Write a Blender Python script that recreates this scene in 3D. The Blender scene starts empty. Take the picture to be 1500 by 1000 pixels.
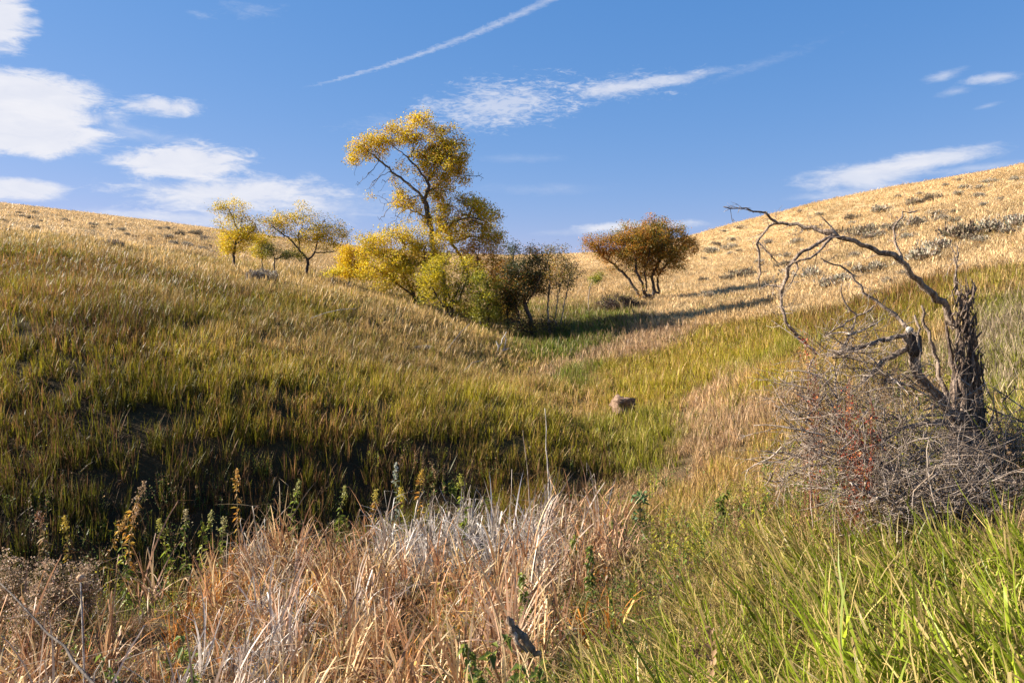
import bpy, math, random
import numpy as np
from mathutils import Vector, Matrix

random.seed(7); RNG = np.random.default_rng(11)
sc = bpy.context.scene
R = math.radians

# ------------------------------------------------------------------ camera, sky, sun, exposure
PITCH = R(-3.43)
cam_data = bpy.data.cameras.new('camera'); cam = bpy.data.objects.new('camera', cam_data)
sc.collection.objects.link(cam); sc.camera = cam
cam_data.sensor_width = 36; cam_data.lens = 28.008; cam_data.clip_start = .05; cam_data.clip_end = 9000
cam.location = (0, 0, 0); cam.rotation_euler = (R(90) + PITCH, 0, 0)

SUN_EL, SUN_AZ = R(28), R(-80)          # azimuth from +Y towards +X: the sun stands to the left, a little ahead of the camera
sd = bpy.data.lights.new('sun', 'SUN'); sd.energy = 5.0; sd.angle = R(.53); sd.color = (1, .93, .82)
sun = bpy.data.objects.new('sun', sd); sc.collection.objects.link(sun)
sdir = Vector((math.sin(SUN_AZ) * math.cos(SUN_EL), math.cos(SUN_AZ) * math.cos(SUN_EL), math.sin(SUN_EL)))
sun.rotation_euler = sdir.to_track_quat('Z', 'Y').to_euler(); sun.location = (-30, 0, 40)
sc.view_settings.view_transform = 'Standard'; sc.view_settings.look = 'None'
sc.view_settings.exposure = 1.55; sc.view_settings.gamma = 1; sc.view_settings.use_curve_mapping = False
sc.render.engine = 'CYCLES'
cy = sc.cycles; cy.max_bounces = 6; cy.diffuse_bounces = 2; cy.glossy_bounces = 2; cy.transmission_bounces = 4; cy.transparent_max_bounces = 6
cy.use_adaptive_sampling = True; cy.adaptive_threshold = .02

F_PX = 1167.0
CP, SP = math.cos(PITCH), math.sin(PITCH)
def ray(px, py):
    u = (px - 750) / F_PX; v = (500 - py) / F_PX
    return np.array([u, CP - v * SP, SP + v * CP])
def at(px, py, Y):
    d = ray(px, py); return d * (Y / d[1])

# world: Nishita sky with a few thin high clouds set by compass direction and height above the horizon
world = bpy.data.worlds.new('World'); sc.world = world; world.use_nodes = True
def build_world():
    nt = world.node_tree; nt.nodes.clear(); L = nt.links
    def N(t, **k):
        n = nt.nodes.new(t)
        for a, b in k.items(): setattr(n, a, b)
        return n
    def val(s, x):
        if isinstance(x, (int, float)): s.default_value = x
        else: L.new(x, s)
    def M(op, a, b=0.0, c=None, clamp=False):
        n = N('ShaderNodeMath', operation=op, use_clamp=clamp); val(n.inputs[0], a); val(n.inputs[1], b)
        if c is not None: val(n.inputs[2], c)
        return n.outputs[0]
    sky = N('ShaderNodeTexSky', sky_type='NISHITA'); sky.sun_disc = False
    sky.sun_elevation = SUN_EL; sky.sun_rotation = SUN_AZ
    sky.altitude = 1200; sky.air_density = 1.0; sky.dust_density = .0; sky.ozone_density = 2.2
    tc = N('ShaderNodeTexCoord'); sx = N('ShaderNodeSeparateXYZ'); L.new(tc.outputs['Generated'], sx.inputs[0])
    az = M('ARCTAN2', sx.outputs[0], sx.outputs[1]); el = M('ARCSINE', sx.outputs[2])
    def noise(sa, se, det, rough, off=0.0, dist=0.0):
        c = N('ShaderNodeCombineXYZ'); L.new(M('MULTIPLY', az, sa), c.inputs[0]); L.new(M('MULTIPLY', el, se), c.inputs[1]); c.inputs[2].default_value = off
        n = N('ShaderNodeTexNoise'); n.inputs['Scale'].default_value = 1; n.inputs['Detail'].default_value = det; n.inputs['Roughness'].default_value = rough
        n.inputs['Distortion'].default_value = dist
        L.new(c.outputs[0], n.inputs['Vector']); return n.outputs['Fac']
    nbig = noise(7, 16, 3, .5, 0.0); nmid = noise(22, 70, 5, .62, 3.0, .6); nfine = noise(90, 260, 4, .7, 7.0, .8)
    nrip = noise(60, 190, 3, .6, 12.0, 1.5)
    total = None
    def ang(px, py):
        d = ray(px, py); d = d / np.linalg.norm(d)
        return math.atan2(d[0], d[1]), math.asin(d[2])
    # (px, py, half width px, half height px, tilt deg, solidity, raggedness, opacity)
    CL = [(-20, 20, 82, 70, 0, 2.6, .55, .95), (52, 31, 16, 10, 0, 1.2, .6, .6),
          (40, 140, 135, 44, 0, 2.6, .55, .96), (30, 190, 150, 46, 0, 2.8, .6, .97), (120, 175, 90, 20, 10, 1.2, .9, .6),
          (240, 156, 82, 17, 2, 1.6, .9, .85), (30, 277, 82, 22, 0, 2.2, .5, .92), (-90, 285, 120, 24, 0, 2.2, .5, .9),
          (270, 238, 118, 32, 4, 2.4, .7, .95), (345, 285, 190, 34, 2, 1.7, .8, .9), (460, 300, 170, 34, 0, .9, .9, .6), (330, 322, 180, 20, 0, 1.1, .7, .6), (200, 195, 130, 16, -6, .8, 1.0, .5),
          (210, 318, 190, 16, 0, 1.0, .7, .5),
          (735, 152, 135, 42, 6, 1.3, 1.15, .62), (900, 130, 120, 24, 7, 1.2, 1.1, .5), (950, 122, 140, 12, 6, 1.5, .9, .5), (560, 180, 90, 16, 8, .6, 1.2, .25), (1110, 95, 130, 10, 14, .6, 1.2, .2),
          (1270, 256, 128, 26, 5, 1.7, .6, .8), (1370, 232, 140, 17, 4, 1.6, .7, .8), (1250, 282, 120, 12, 3, 1.2, .7, .5), (1440, 246, 140, 10, 3, .9, .8, .5),
          (895, 333, 62, 10, 2, 1.8, .7, .9), (985, 329, 60, 9, 0, 1.2, .8, .7), (880, 340, 120, 8, 0, .8, .7, .5),
          (1385, 110, 38, 10, 12, 1.1, .9, .5), (1455, 115, 52, 12, 2, 1.4, .9, .65), (1400, 134, 40, 9, 6, .9, .9, .4), (1447, 155, 26, 5, 8, .9, .9, .35),
          (760, 232, 80, 9, 0, .7, .8, .3), (800, 277, 130, 12, 0, .6, .8, .3), (370, 15, 60, 16, 0, .6, 1.4, .3), (295, 22, 22, 9, 0, .7, 1.3, .3), (1120, 330, 260, 14, 0, .5, .6, .3),
          (1640, 60, 120, 40, 6, 1.2, .9, .6), (1700, 190, 90, 22, 3, 1.6, .8, .8), (-230, 120, 130, 44, 0, 2., .8, .9), (-260, 250, 90, 20, 0, 2., .8, .9)]
    for px, py, w, h, tilt, sol, rag, op in CL:
        a0, e0 = ang(px, py); a1, _ = ang(px + w, py); _, e1 = ang(px, py - h)
        wa, he = abs(a1 - a0), abs(e1 - e0)
        da = M('SUBTRACT', az, a0); de = M('SUBTRACT', el, e0)
        ct, st = math.cos(R(tilt)), math.sin(R(tilt))
        xa = M('ADD', M('MULTIPLY', da, ct / wa), M('MULTIPLY', de, st / wa))
        ya = M('ADD', M('MULTIPLY', de, ct / he), M('MULTIPLY', da, -st / he))
        r2 = M('ADD', M('MULTIPLY', xa, xa), M('MULTIPLY', ya, ya))
        r2 = M('SQRT', r2)
        nz = M('ADD', M('MULTIPLY', M('SUBTRACT', nmid, .5), rag * 1.7), M('MULTIPLY', M('SUBTRACT', nfine, .5), rag * .55))
        if rag > 1.05: nz = M('ADD', nz, M('MULTIPLY', M('SUBTRACT', nrip, .5), 1.5))
        v = M('SUBTRACT', M('ADD', 1.0, nz), r2)
        v = M('MULTIPLY', v, sol * .8, clamp=True)
        sm = M('MULTIPLY', M('MULTIPLY', v, v), M('SUBTRACT', 3.0, M('MULTIPLY', v, 2.0)))
        sm = M('MULTIPLY', sm, op)
        total = sm if total is None else M('SUBTRACT', 1.0, M('MULTIPLY', M('SUBTRACT', 1.0, total), M('SUBTRACT', 1.0, sm)))
    # vapour trail: a thin line between two directions
    (a0, e0), (a1, e1) = ang(440, 130), ang(812, -4)
    ln = math.hypot(a1 - a0, e1 - e0); ca, sa = (a1 - a0) / ln, (e1 - e0) / ln
    da = M('SUBTRACT', az, a0); de = M('SUBTRACT', el, e0)
    s = M('ADD', M('MULTIPLY', da, ca / ln), M('MULTIPLY', de, sa / ln)); t = M('ADD', M('MULTIPLY', de, ca), M('MULTIPLY', da, -sa))
    bow = M('MULTIPLY', M('MULTIPLY', s, M('SUBTRACT', 1.0, s)), .020); t = M('ADD', t, bow)
    wd = M('ADD', .0016, M('MULTIPLY', s, .0044))
    v = M('SUBTRACT', 1.0, M('DIVIDE', M('ABSOLUTE', M('ADD', t, M('MULTIPLY', M('SUBTRACT', nfine, .5), .010))), wd), clamp=True)
    ends = M('MULTIPLY', M('MULTIPLY', s, 5.0, clamp=True), M('MULTIPLY', M('SUBTRACT', 1.5, s), 3.0, clamp=True))
    v = M('MULTIPLY', M('MULTIPLY', v, ends), M('ADD', .15, M('MULTIPLY', nmid, .5)))
    total = M('SUBTRACT', 1.0, M('MULTIPLY', M('SUBTRACT', 1.0, total), M('SUBTRACT', 1.0, v)))
    # loose cirrus over the rest of the dome, away from the part the photograph shows
    far = M('MULTIPLY', M('SUBTRACT', M('ABSOLUTE', az), .9), 2.0, clamp=True)
    ci = M('MULTIPLY', M('SUBTRACT', nbig, .56), 6.0, clamp=True); up = M('MULTIPLY', M('SUBTRACT', el, .03), 8.0, clamp=True)
    up = M('MULTIPLY', up, M('SUBTRACT', 1.0, M('MULTIPLY', M('SUBTRACT', el, .9), 3.0, clamp=True)))
    v = M('MULTIPLY', M('MULTIPLY', ci, far), M('MULTIPLY', M('MULTIPLY', nmid, up), .9))
    total = M('SUBTRACT', 1.0, M('MULTIPLY', M('SUBTRACT', 1.0, total), M('SUBTRACT', 1.0, v)))
    cm = N('ShaderNodeMix', data_type='RGBA'); L.new(nmid, cm.inputs[0]); cm.inputs[6].default_value = (4.9, 5.15, 6.0, 1); cm.inputs[7].default_value = (6.5, 6.45, 6.7, 1)
    mx = N('ShaderNodeMix', data_type='RGBA'); L.new(total, mx.inputs[0])
    # the camera's rendering of blue: each channel of the sky on its own gentle curve
    sr = N('ShaderNodeSeparateColor'); cr = N('ShaderNodeCombineColor'); L.new(sky.outputs[0], sr.inputs[0])
    for k in range(3): L.new(M('MULTIPLY', M('POWER', M('MAXIMUM', sr.outputs[k], 0.0), SKY_CURVE[k][1]), SKY_CURVE[k][0]), cr.inputs[k])
    L.new(cr.outputs[0], mx.inputs[6]); L.new(cm.outputs[2], mx.inputs[7])
    bg = N('ShaderNodeBackground'); bg.inputs[1].default_value = .05; L.new(mx.outputs[2], bg.inputs[0])
    out = N('ShaderNodeOutputWorld'); L.new(bg.outputs[0], out.inputs[0])
SKY_CURVE = ((.625, 1.036), (1.322, .56), (2.89, .35))
build_world()
world.cycles.sampling_method = 'MANUAL'; world.cycles.sample_map_resolution = 512

# ------------------------------------------------------------------ terrain: heights interpolated between surveyed points
# (px, py, Y, height of the growth above the soil there)
CTRL=[
# left spur, front slope
(-60,1100,3.2,.5),(-300,900,6.5,.6),(0,860,8.2,.6),(150,820,9.0,.7),(300,770,10.5,.6),(450,735,11.8,.6),(620,705,12.6,.6),(760,690,13.2,.6),(880,672,14.0,.6),
(-200,650,11,.5),(0,640,11.4,.5),(200,630,12.0,.5),(400,620,13.4,.5),(600,620,14.3,.5),(780,625,14.8,.5),(930,635,15.6,.5),
(-250,520,14,.5),(0,500,14.8,.5),(200,500,15.8,.5),(400,510,17.6,.5),(600,530,19.2,.5),(760,565,19.8,.4),(870,600,20.5,.4),
(-300,410,24,.5),(0,400,21,.5),(200,410,23,.5),(400,440,26,.5),(550,470,27.5,.5),(680,510,28.5,.5),(790,545,28,.4),
(-300,335,31,.5),(0,352,32,.5),(120,362,33,.5),(240,378,34,.5),(350,392,35.5,.5),(450,402,37,.5),(540,420,37,.5),(620,445,35.5,.5),(700,478,34,.5),(770,505,33,.5),
# hidden gully behind the spur, trees stand in it
(620,452,43,.3),(700,485,40,.3),(770,492,39,.3),(350,390,46,.3),(430,398,50,.3),(520,418,46,.3),
# golden hill, left
(-300,280,62,.3),(0,335,45,.3),(150,350,52,.3),(280,368,60,.3),(0,318,68,.3),(150,332,78,.3),(280,348,88,.3),(420,368,96,.3),(540,385,90,.3),
(-300,262,95,.3),(0,304,98,.3),(100,310,102,.3),(200,323,108,.3),(300,335,114,.3),(400,348,122,.3),(500,362,132,.3),(600,370,140,.3),(720,375,145,.3),(840,374,145,.3),
# valley floor
(915,592,19.5,.3),(960,655,15.2,.4),(930,700,12.6,.4),(850,560,24,.3),(830,530,28,.3),(830,505,33,.3),(870,470,40,.3),(900,520,31,.2),(960,480,36,.2),
(860,440,52,.2),(850,410,75,.2),(845,392,105,.2),
# right slope far
(950,434,50,.3),(1010,420,54,.3),(1090,402,60,.3),(930,400,80,.2),(960,375,105,.2),
(1020,343,120,.2),(1100,322,115,.2),(1200,296,110,.2),(1300,276,105,.2),(1400,258,100,.2),(1500,240,95,.2),(1800,195,88,.2),
(1060,385,80,.2),(1200,350,68,.2),(1350,310,66,.2),(1500,280,64,.2),(1180,400,47,.2),(1300,365,45,.2),(1420,330,43,.2),(1550,300,42,.2),(1850,230,40,.2),
(1080,450,38,.2),(1200,440,33,.3),(1330,410,29,.3),(1450,375,27,.3),(1580,340,26,.3),
(980,540,26,.2),(1060,520,25,.3),(1150,500,22.5,.3),(1260,470,20.5,.3),(1380,440,18.5,.4),(1500,410,17.5,.4),(1700,360,16.5,.4),
(980,610,18.5,.3),(1070,590,16.3,.3),(1160,570,14.5,.3),(1300,540,12.6,.4),(1420,520,11,.4),(1560,490,9.8,.4),(1750,440,9,.4),
(1010,680,12.8,.3),(1090,660,11.3,.3),(1160,650,9.8,.3),(1300,640,8.2,.3),(1430,672,6.7,.2),(1560,610,6.6,.4),
(940,760,9.0,.4),(1030,750,8.0,.3),(1150,750,6.7,.3),(1300,745,5.6,.3),(1450,740,5.0,.4),
(930,860,5.8,.4),(1050,850,5.2,.4),(1200,850,4.4,.4),(1400,850,3.9,.5),(1600,850,3.6,.5),
(850,1000,3.8,.3),(1050,1000,3.2,.4),(1250,1000,2.9,.5),(1500,1000,2.6,.6),
]
# bare soil given directly in plan: (x, y, z)
SOIL=[(0,0,-1.62),(1.5,0,-1.45),(-1.2,0,-1.9),(3,0,-1.2),(-3,0,-2.6),(0,-6,-1.5),(6,-3,-.6),(-6,-3,-3.0),(14,0,.8),(26,0,3.5),(40,10,8),
 (-.2,3.0,-2.05),(-.4,4.5,-2.75),(-2,4.0,-2.95),(-4,5.0,-3.2),(-1.0,6.5,-3.15),(-3,8,-3.25),(.6,8,-3.1),(.6,6.0,-2.75),(1.0,10.5,-3.15),(-.8,10.5,-3.25),(-6,6.5,-3.2),(-1.6,2.6,-2.6),(-10,3,-2.9),(-16,4,-1.6),(-26,6,1.6),(-14,-4,-2.2),(-30,-6,1.5),
 (-60,20,9),(-90,50,14),(-80,100,13),(-60,150,12),(-20,190,7.5),(20,200,7.5),(0,150,6.8),(60,180,12),(90,130,14.5),(95,60,15),(80,0,14),(60,-40,10),(-60,-40,6),(0,-60,-3),
 (-200,0,16),(-200,200,16),(0,330,8),(200,200,17),(220,0,17),(0,-250,0),(200,-200,10),(-200,-200,8),(-200,380,14),(200,380,16)]
def far(Y): return Y if Y<=10 else (10+(Y-10)*.58 if Y<=50 else 33.2+(Y-50)*.80)
P=[]
for px,py,Y,h in CTRL:
    p=at(px,py,far(Y)); P.append((p[0],p[1],p[2]-h*.8))
P+=SOIL
P=np.array(P,float)
def _k(r2): return .5*r2*np.log(r2+1e-9)
def _fit(lam=.6):
    n=len(P); X=P[:,:2]
    d2=((X[:,None]-X[None])**2).sum(-1)
    A=np.zeros((n+3,n+3)); A[:n,:n]=_k(d2)
    # softer fit far away
    A[np.arange(n),np.arange(n)]+=lam*(.1+np.hypot(X[:,0],X[:,1])*.05)
    Q=np.c_[np.ones(n),X]; A[:n,n:]=Q; A[n:,:n]=Q.T
    return np.linalg.solve(A,np.r_[P[:,2],0,0,0])
_W=_fit()
def base_h(x,y):
    x=np.atleast_1d(np.asarray(x,float)); y=np.atleast_1d(np.asarray(y,float))
    sh=x.shape; x=x.ravel(); y=y.ravel(); out=np.empty(x.shape)
    for i in range(0,len(x),20000):
        xs,ys=x[i:i+20000],y[i:i+20000]
        d2=(xs[:,None]-P[None,:,0])**2+(ys[:,None]-P[None,:,1])**2
        out[i:i+20000]=_k(d2)@_W[:-3]+_W[-3]+_W[-2]*xs+_W[-1]*ys
    return out.reshape(sh)
# ------------------------------------------------------------------ terrain helpers
def _vn(x, y, seed):
    xi = np.floor(x).astype(np.int64); yi = np.floor(y).astype(np.int64); fx = x - xi; fy = y - yi
    fx = fx * fx * (3 - 2 * fx); fy = fy * fy * (3 - 2 * fy)
    def h(a, b):
        n = (a * 374761393 + b * 668265263 + seed * 974711) & 0x7fffffff
        n = ((n ^ (n >> 13)) * 1274126177) & 0x7fffffff
        return ((n ^ (n >> 16)) & 0xffff) / 65535.0
    return (h(xi, yi) * (1 - fx) + h(xi + 1, yi) * fx) * (1 - fy) + (h(xi, yi + 1) * (1 - fx) + h(xi + 1, yi + 1) * fx) * fy
def fbm(x, y, scale, seed=1, octv=3):
    x = np.asarray(x, float) / scale; y = np.asarray(y, float) / scale; s = 0; a = 1; t = 0
    for k in range(octv):
        s = s + a * _vn(x + 37.1 * k, y - 11.7 * k, seed + k); t += a; a *= .5; x = x * 2.03; y = y * 2.03
    return s / t
def hgt(x, y):
    x = np.asarray(x, float); y = np.asarray(y, float)
    r = np.hypot(x, y); rr = np.minimum(r, 330.0); k = np.where(r > 330, 330 / np.maximum(r, 1), 1.0)
    z = base_h(x * k, y * k)
    z = z.reshape(x.shape) if x.shape else z[0]
    z = z + (fbm(x, y, 1.1, 5, 3) - .5) * .10 + (fbm(x, y, 5.0, 9, 2) - .5) * np.clip(r / 50, .06, 1.0) * .35
    z = z + np.clip((r - 330) / 1500, 0, 1) * (fbm(x, y, 400, 3, 3) - .5) * 90
    return z
_YS = np.exp(np.linspace(math.log(1.4), math.log(330), 1500))
def hit(px, py, lift=0.0):
    """the first point of the ground (plus lift) that the line of sight through a pixel of the photograph meets"""
    d = ray(px, py); pts = d[None, :] * (_YS / d[1])[:, None]
    g = hgt(pts[:, 0], pts[:, 1]) + lift - pts[:, 2]
    i = np.argmax(g > 0) if (g > 0).any() else len(g) - 1
    p = pts[i].copy(); p[2] = float(hgt(p[0], p[1])); return p
def on(px, Y):
    x = (px - 750) / F_PX * Y
    for _ in range(3):
        z = float(hgt(x, Y)); x = (px - 750) / F_PX * (Y * CP + z * SP)
    return np.array([x, Y, z])

# ------------------------------------------------------------------ what grows where
# dry share, leaf colour, dry colour, height, meadow density, reed density, low weed density
KIND = {
 'green':  (.30, (.25, .208, .014), (.33, .17, .055), .40, 1.0, 0, .0),
 'yellow': (.27, (.34, .285, .018), (.46, .28, .08), .40, 1.0, 0, .0),
 'fresh':  (.20, (.29, .28, .02), (.44, .32, .09), .42, 1.0, 0, .0),
 'dark':   (.32, (.16, .142, .012), (.22, .11, .045), .42, .95, 0, .0),  # darker blade colours carry the shade of the lower slope
 'deep':   (.42, (.11, .105, .011), (.12, .065, .03), .46, .5, 0, .25),  # darkest colours: shade at the foot of the bank put into the blades
 'gold':   (.99, (.34, .28, .07), (.77, .54, .27), .28, 1.0, 0, 0),
 'goldbrown': (.96, (.30, .26, .06), (.62, .41, .18), .32, 1.0, 0, 0),
 'pale':   (.62, (.30, .255, .03), (.64, .42, .16), .40, 1.0, 0, 0),
 'mixed':  (.50, (.29, .25, .025), (.50, .31, .11), .38, 1.0, 0, 0),
 'pink':   (.80, (.27, .24, .04), (.56, .36, .19), .34, 1.0, 0, 0),
 'white':  (.42, (.24, .235, .03), (.52, .39, .24), .34, .9, .12, 0),
 'thatch': (.90, (.22, .23, .04), (.46, .29, .13), .22, 1.0, 0, .2),
 'reed':   (.32, (.35, .42, .03), (.50, .34, .12), .28, .6, 1.0, .15),
 'reedlow':(.44, (.30, .32, .022), (.48, .31, .11), .32, .85, .45, .35),
 'weeds':  (.62, (.24, .26, .025), (.44, .27, .11), .22, .6, .08, 1.2),
 'cattail':(.90, (.18, .2, .04), (.45, .27, .13), .18, .15, 0, .12),
 'shadowgrass': (.15, (.18, .22, .02), (.30, .2, .08), .42, 1.0, 0, 0),  # tree shadow put into the grass colour
}
ZONES = [(0,345,'pale'),(100,352,'pale'),(220,370,'pale'),(0,320,'gold'),(150,335,'gold'),(280,355,'goldbrown'),(60,308,'gold'),(-200,300,'gold'),
 (0,385,'green'),(60,366,'green'),(150,380,'green'),(120,372,'mixed'),(250,402,'green'),(340,425,'green'),(60,356,'mixed'),(120,395,'green'),(230,410,'mixed'),(330,400,'mixed'),(420,410,'pale'),(500,415,'pale'),(560,435,'pale'),(480,440,'yellow'),(600,490,'mixed'),(380,425,'green'),(640,465,'pale'),(700,500,'pale'),(760,515,'mixed'),(400,450,'mixed'),(300,430,'yellow'),
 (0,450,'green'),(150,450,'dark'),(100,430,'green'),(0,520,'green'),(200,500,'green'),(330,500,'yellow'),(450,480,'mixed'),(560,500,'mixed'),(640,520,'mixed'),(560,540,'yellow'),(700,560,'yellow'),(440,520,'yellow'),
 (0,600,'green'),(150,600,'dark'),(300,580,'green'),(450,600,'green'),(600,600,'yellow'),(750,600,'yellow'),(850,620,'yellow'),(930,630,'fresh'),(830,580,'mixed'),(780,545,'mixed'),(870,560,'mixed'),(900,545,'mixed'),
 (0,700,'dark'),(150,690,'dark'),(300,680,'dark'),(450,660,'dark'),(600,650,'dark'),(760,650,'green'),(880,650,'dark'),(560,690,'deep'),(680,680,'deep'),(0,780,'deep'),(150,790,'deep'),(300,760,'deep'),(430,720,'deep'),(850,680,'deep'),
 (960,600,'fresh'),(970,580,'fresh'),(980,640,'fresh'),(900,690,'thatch'),(970,690,'thatch'),(930,670,'thatch'),(1010,655,'pink'),(1000,620,'pink'),
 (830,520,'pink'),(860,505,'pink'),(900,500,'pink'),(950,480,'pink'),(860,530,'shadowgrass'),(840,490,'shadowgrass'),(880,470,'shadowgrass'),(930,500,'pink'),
 (1000,470,'pink'),(950,520,'yellow'),(1020,500,'yellow'),(1080,480,'yellow'),(1130,470,'yellow'),(1000,550,'yellow'),(1060,540,'pink'),(1040,580,'pink'),(1120,530,'yellow'),(1100,590,'pink'),(1060,610,'pink'),(940,560,'yellow'),
 (1130,500,'fresh'),(1180,500,'mixed'),(1100,640,'mixed'),(1040,690,'mixed'),(1100,700,'mixed'),(1140,620,'mixed'),
 (1050,440,'gold'),(1100,445,'goldbrown'),(1180,440,'gold'),(1150,400,'gold'),(1250,420,'gold'),(1050,380,'gold'),(980,400,'gold'),(900,400,'goldbrown'),(870,420,'goldbrown'),(1000,360,'gold'),
 (1200,350,'gold'),(1300,300,'gold'),(1400,270,'gold'),(1500,260,'gold'),(1500,320,'gold'),(1350,380,'gold'),(1450,360,'gold'),(1540,340,'gold'),(1100,340,'gold'),(1700,250,'gold'),
 (1230,455,'green'),(1330,430,'green'),(1400,400,'green'),(1500,385,'mixed'),(1450,400,'mixed'),(1600,370,'mixed'),(1290,470,'mixed'),
 (1500,440,'white'),(1470,470,'white'),(1430,500,'white'),(1520,500,'white'),(1490,530,'white'),(1450,450,'mixed'),(1650,450,'white'),(1540,560,'reedlow'),(1480,590,'reedlow'),(1600,560,'reed'),
 (1200,540,'mixed'),(1300,560,'thatch'),(1200,650,'thatch'),(1300,700,'thatch'),(1400,690,'thatch'),(1480,680,'thatch'),(1180,700,'weeds'),(1240,720,'weeds'),(1130,730,'weeds'),
 (1000,730,'mixed'),(940,760,'weeds'),(1060,740,'weeds'),(1020,790,'reedlow'),(1100,780,'reedlow'),(950,830,'weeds'),(1010,860,'reedlow'),(900,880,'weeds'),(880,820,'weeds'),
 (1200,790,'reed'),(1300,800,'reed'),(1400,790,'reed'),(1500,780,'reed'),(1100,870,'reed'),(1200,900,'reed'),(1350,900,'reed'),(1500,900,'reed'),(1000,960,'reed'),(1100,1000,'reed'),(1400,1000,'reed'),(1650,850,'reed'),
 (860,960,'reedlow'),(800,900,'weeds'),(760,960,'weeds'),(820,990,'weeds'),(700,1000,'weeds')]
zx = []
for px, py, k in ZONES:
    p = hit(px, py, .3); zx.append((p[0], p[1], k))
for x, y in [(-3, 8), (-1, 6), (-3, 5.5), (0, 8.5), (-2, 4), (-4.5, 4.5), (0, 9.8), (-1.2, 9.4)]: zx.append((x, y, 'cattail'))
_ZW = lambda x, y: np.stack([np.arctan2(x, y) * 5.0, np.log(np.hypot(x, y) + .3) * 3.2], -1)
ZP = _ZW(np.array([z[0] for z in zx]), np.array([z[1] for z in zx]))
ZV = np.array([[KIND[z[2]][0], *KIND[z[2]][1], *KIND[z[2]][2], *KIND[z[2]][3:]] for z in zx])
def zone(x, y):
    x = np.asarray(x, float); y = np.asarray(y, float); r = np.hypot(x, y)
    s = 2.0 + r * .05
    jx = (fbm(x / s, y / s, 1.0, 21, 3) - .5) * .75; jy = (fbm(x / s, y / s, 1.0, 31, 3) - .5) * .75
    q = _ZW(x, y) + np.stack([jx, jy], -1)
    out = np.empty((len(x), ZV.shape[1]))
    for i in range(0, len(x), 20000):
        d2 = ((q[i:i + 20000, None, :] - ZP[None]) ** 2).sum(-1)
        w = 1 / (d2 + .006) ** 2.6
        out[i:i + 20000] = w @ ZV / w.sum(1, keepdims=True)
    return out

# ------------------------------------------------------------------ materials
def node_mat(name):
    m = bpy.data.materials.new(name); m.use_nodes = True; nt = m.node_tree; nt.nodes.clear(); return m, nt, nt.nodes, nt.links
def attr(nd, name, typ='GEOMETRY'):
    n = nd.new('ShaderNodeAttribute'); n.attribute_name = name; n.attribute_type = typ; return n
def math_n(nd, lk, op, a, b=0.0, clamp=False):
    n = nd.new('ShaderNodeMath'); n.operation = op; n.use_clamp = clamp
    for s, v in ((n.inputs[0], a), (n.inputs[1], b)):
        if isinstance(v, (int, float)): s.default_value = v
        else: lk.new(v, s)
    return n.outputs[0]
def mix_c(nd, lk, f, a, b, mode='MIX'):
    n = nd.new('ShaderNodeMix'); n.data_type = 'RGBA'; n.blend_type = mode
    for s, v in ((n.inputs[0], f), (n.inputs[6], a), (n.inputs[7], b)):
        if isinstance(v, (int, float)): s.default_value = v
        elif isinstance(v, tuple): s.default_value = (*v, 1) if len(v) == 3 else v
        else: lk.new(v, s)
    return n.outputs[2]
def leafy_out(nd, lk, col, trans, rough=.55, spec=.25):
    p = nd.new('ShaderNodeBsdfPrincipled'); p.inputs['Roughness'].default_value = rough; p.inputs['Specular IOR Level'].default_value = spec
    t = nd.new('ShaderNodeBsdfTranslucent'); mx = nd.new('ShaderNodeMixShader'); mx.inputs[0].default_value = trans
    o = nd.new('ShaderNodeOutputMaterial'); lk.new(col, p.inputs['Base Color']); lk.new(col, t.inputs['Color'])
    lk.new(p.outputs[0], mx.inputs[1]); lk.new(t.outputs[0], mx.inputs[2]); lk.new(mx.outputs[0], o.inputs[0])
def mat_blades(name, trans=.35, tipdry=.35, spec=.25, rough=.5):
    m, nt, nd, lk = node_mat(name)
    rnd = attr(nd, 'rnd').outputs['Fac']; tt = attr(nd, 'tt').outputs['Fac']
    dry = attr(nd, 'dry', 'INSTANCER').outputs['Fac']; ca = attr(nd, 'ca', 'INSTANCER').outputs['Color']; cb = attr(nd, 'cb', 'INSTANCER').outputs['Color']
    t2 = math_n(nd, lk, 'MULTIPLY', math_n(nd, lk, 'MULTIPLY', tt, tt), tipdry)
    f = math_n(nd, lk, 'MULTIPLY', math_n(nd, lk, 'ADD', math_n(nd, lk, 'SUBTRACT', math_n(nd, lk, 'ADD', dry, t2), rnd), .04), 6.0, True)
    col = mix_c(nd, lk, f, ca, cb)
    w = nd.new('ShaderNodeTexWhiteNoise'); w.noise_dimensions = '1D'; lk.new(rnd, w.inputs['W'])
    br = math_n(nd, lk, 'ADD', math_n(nd, lk, 'MULTIPLY', w.outputs['Value'], 1.2), .28)
    col = mix_c(nd, lk, 1.0, col, (1, 1, 1), 'MIX') if False else col
    c = nd.new('ShaderNodeVectorMath'); c.operation = 'SCALE'; lk.new(col, c.inputs[0]); lk.new(br, c.inputs['Scale'])
    leafy_out(nd, lk, c.outputs[0], trans, rough, spec); return m
def mat_attr(name, trans=.3, rough=.6, spec=.2):
    """colour from the mesh's own 'col' attribute"""
    m, nt, nd, lk = node_mat(name); leafy_out(nd, lk, attr(nd, 'col').outputs['Color'], trans, rough, spec); return m
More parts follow.
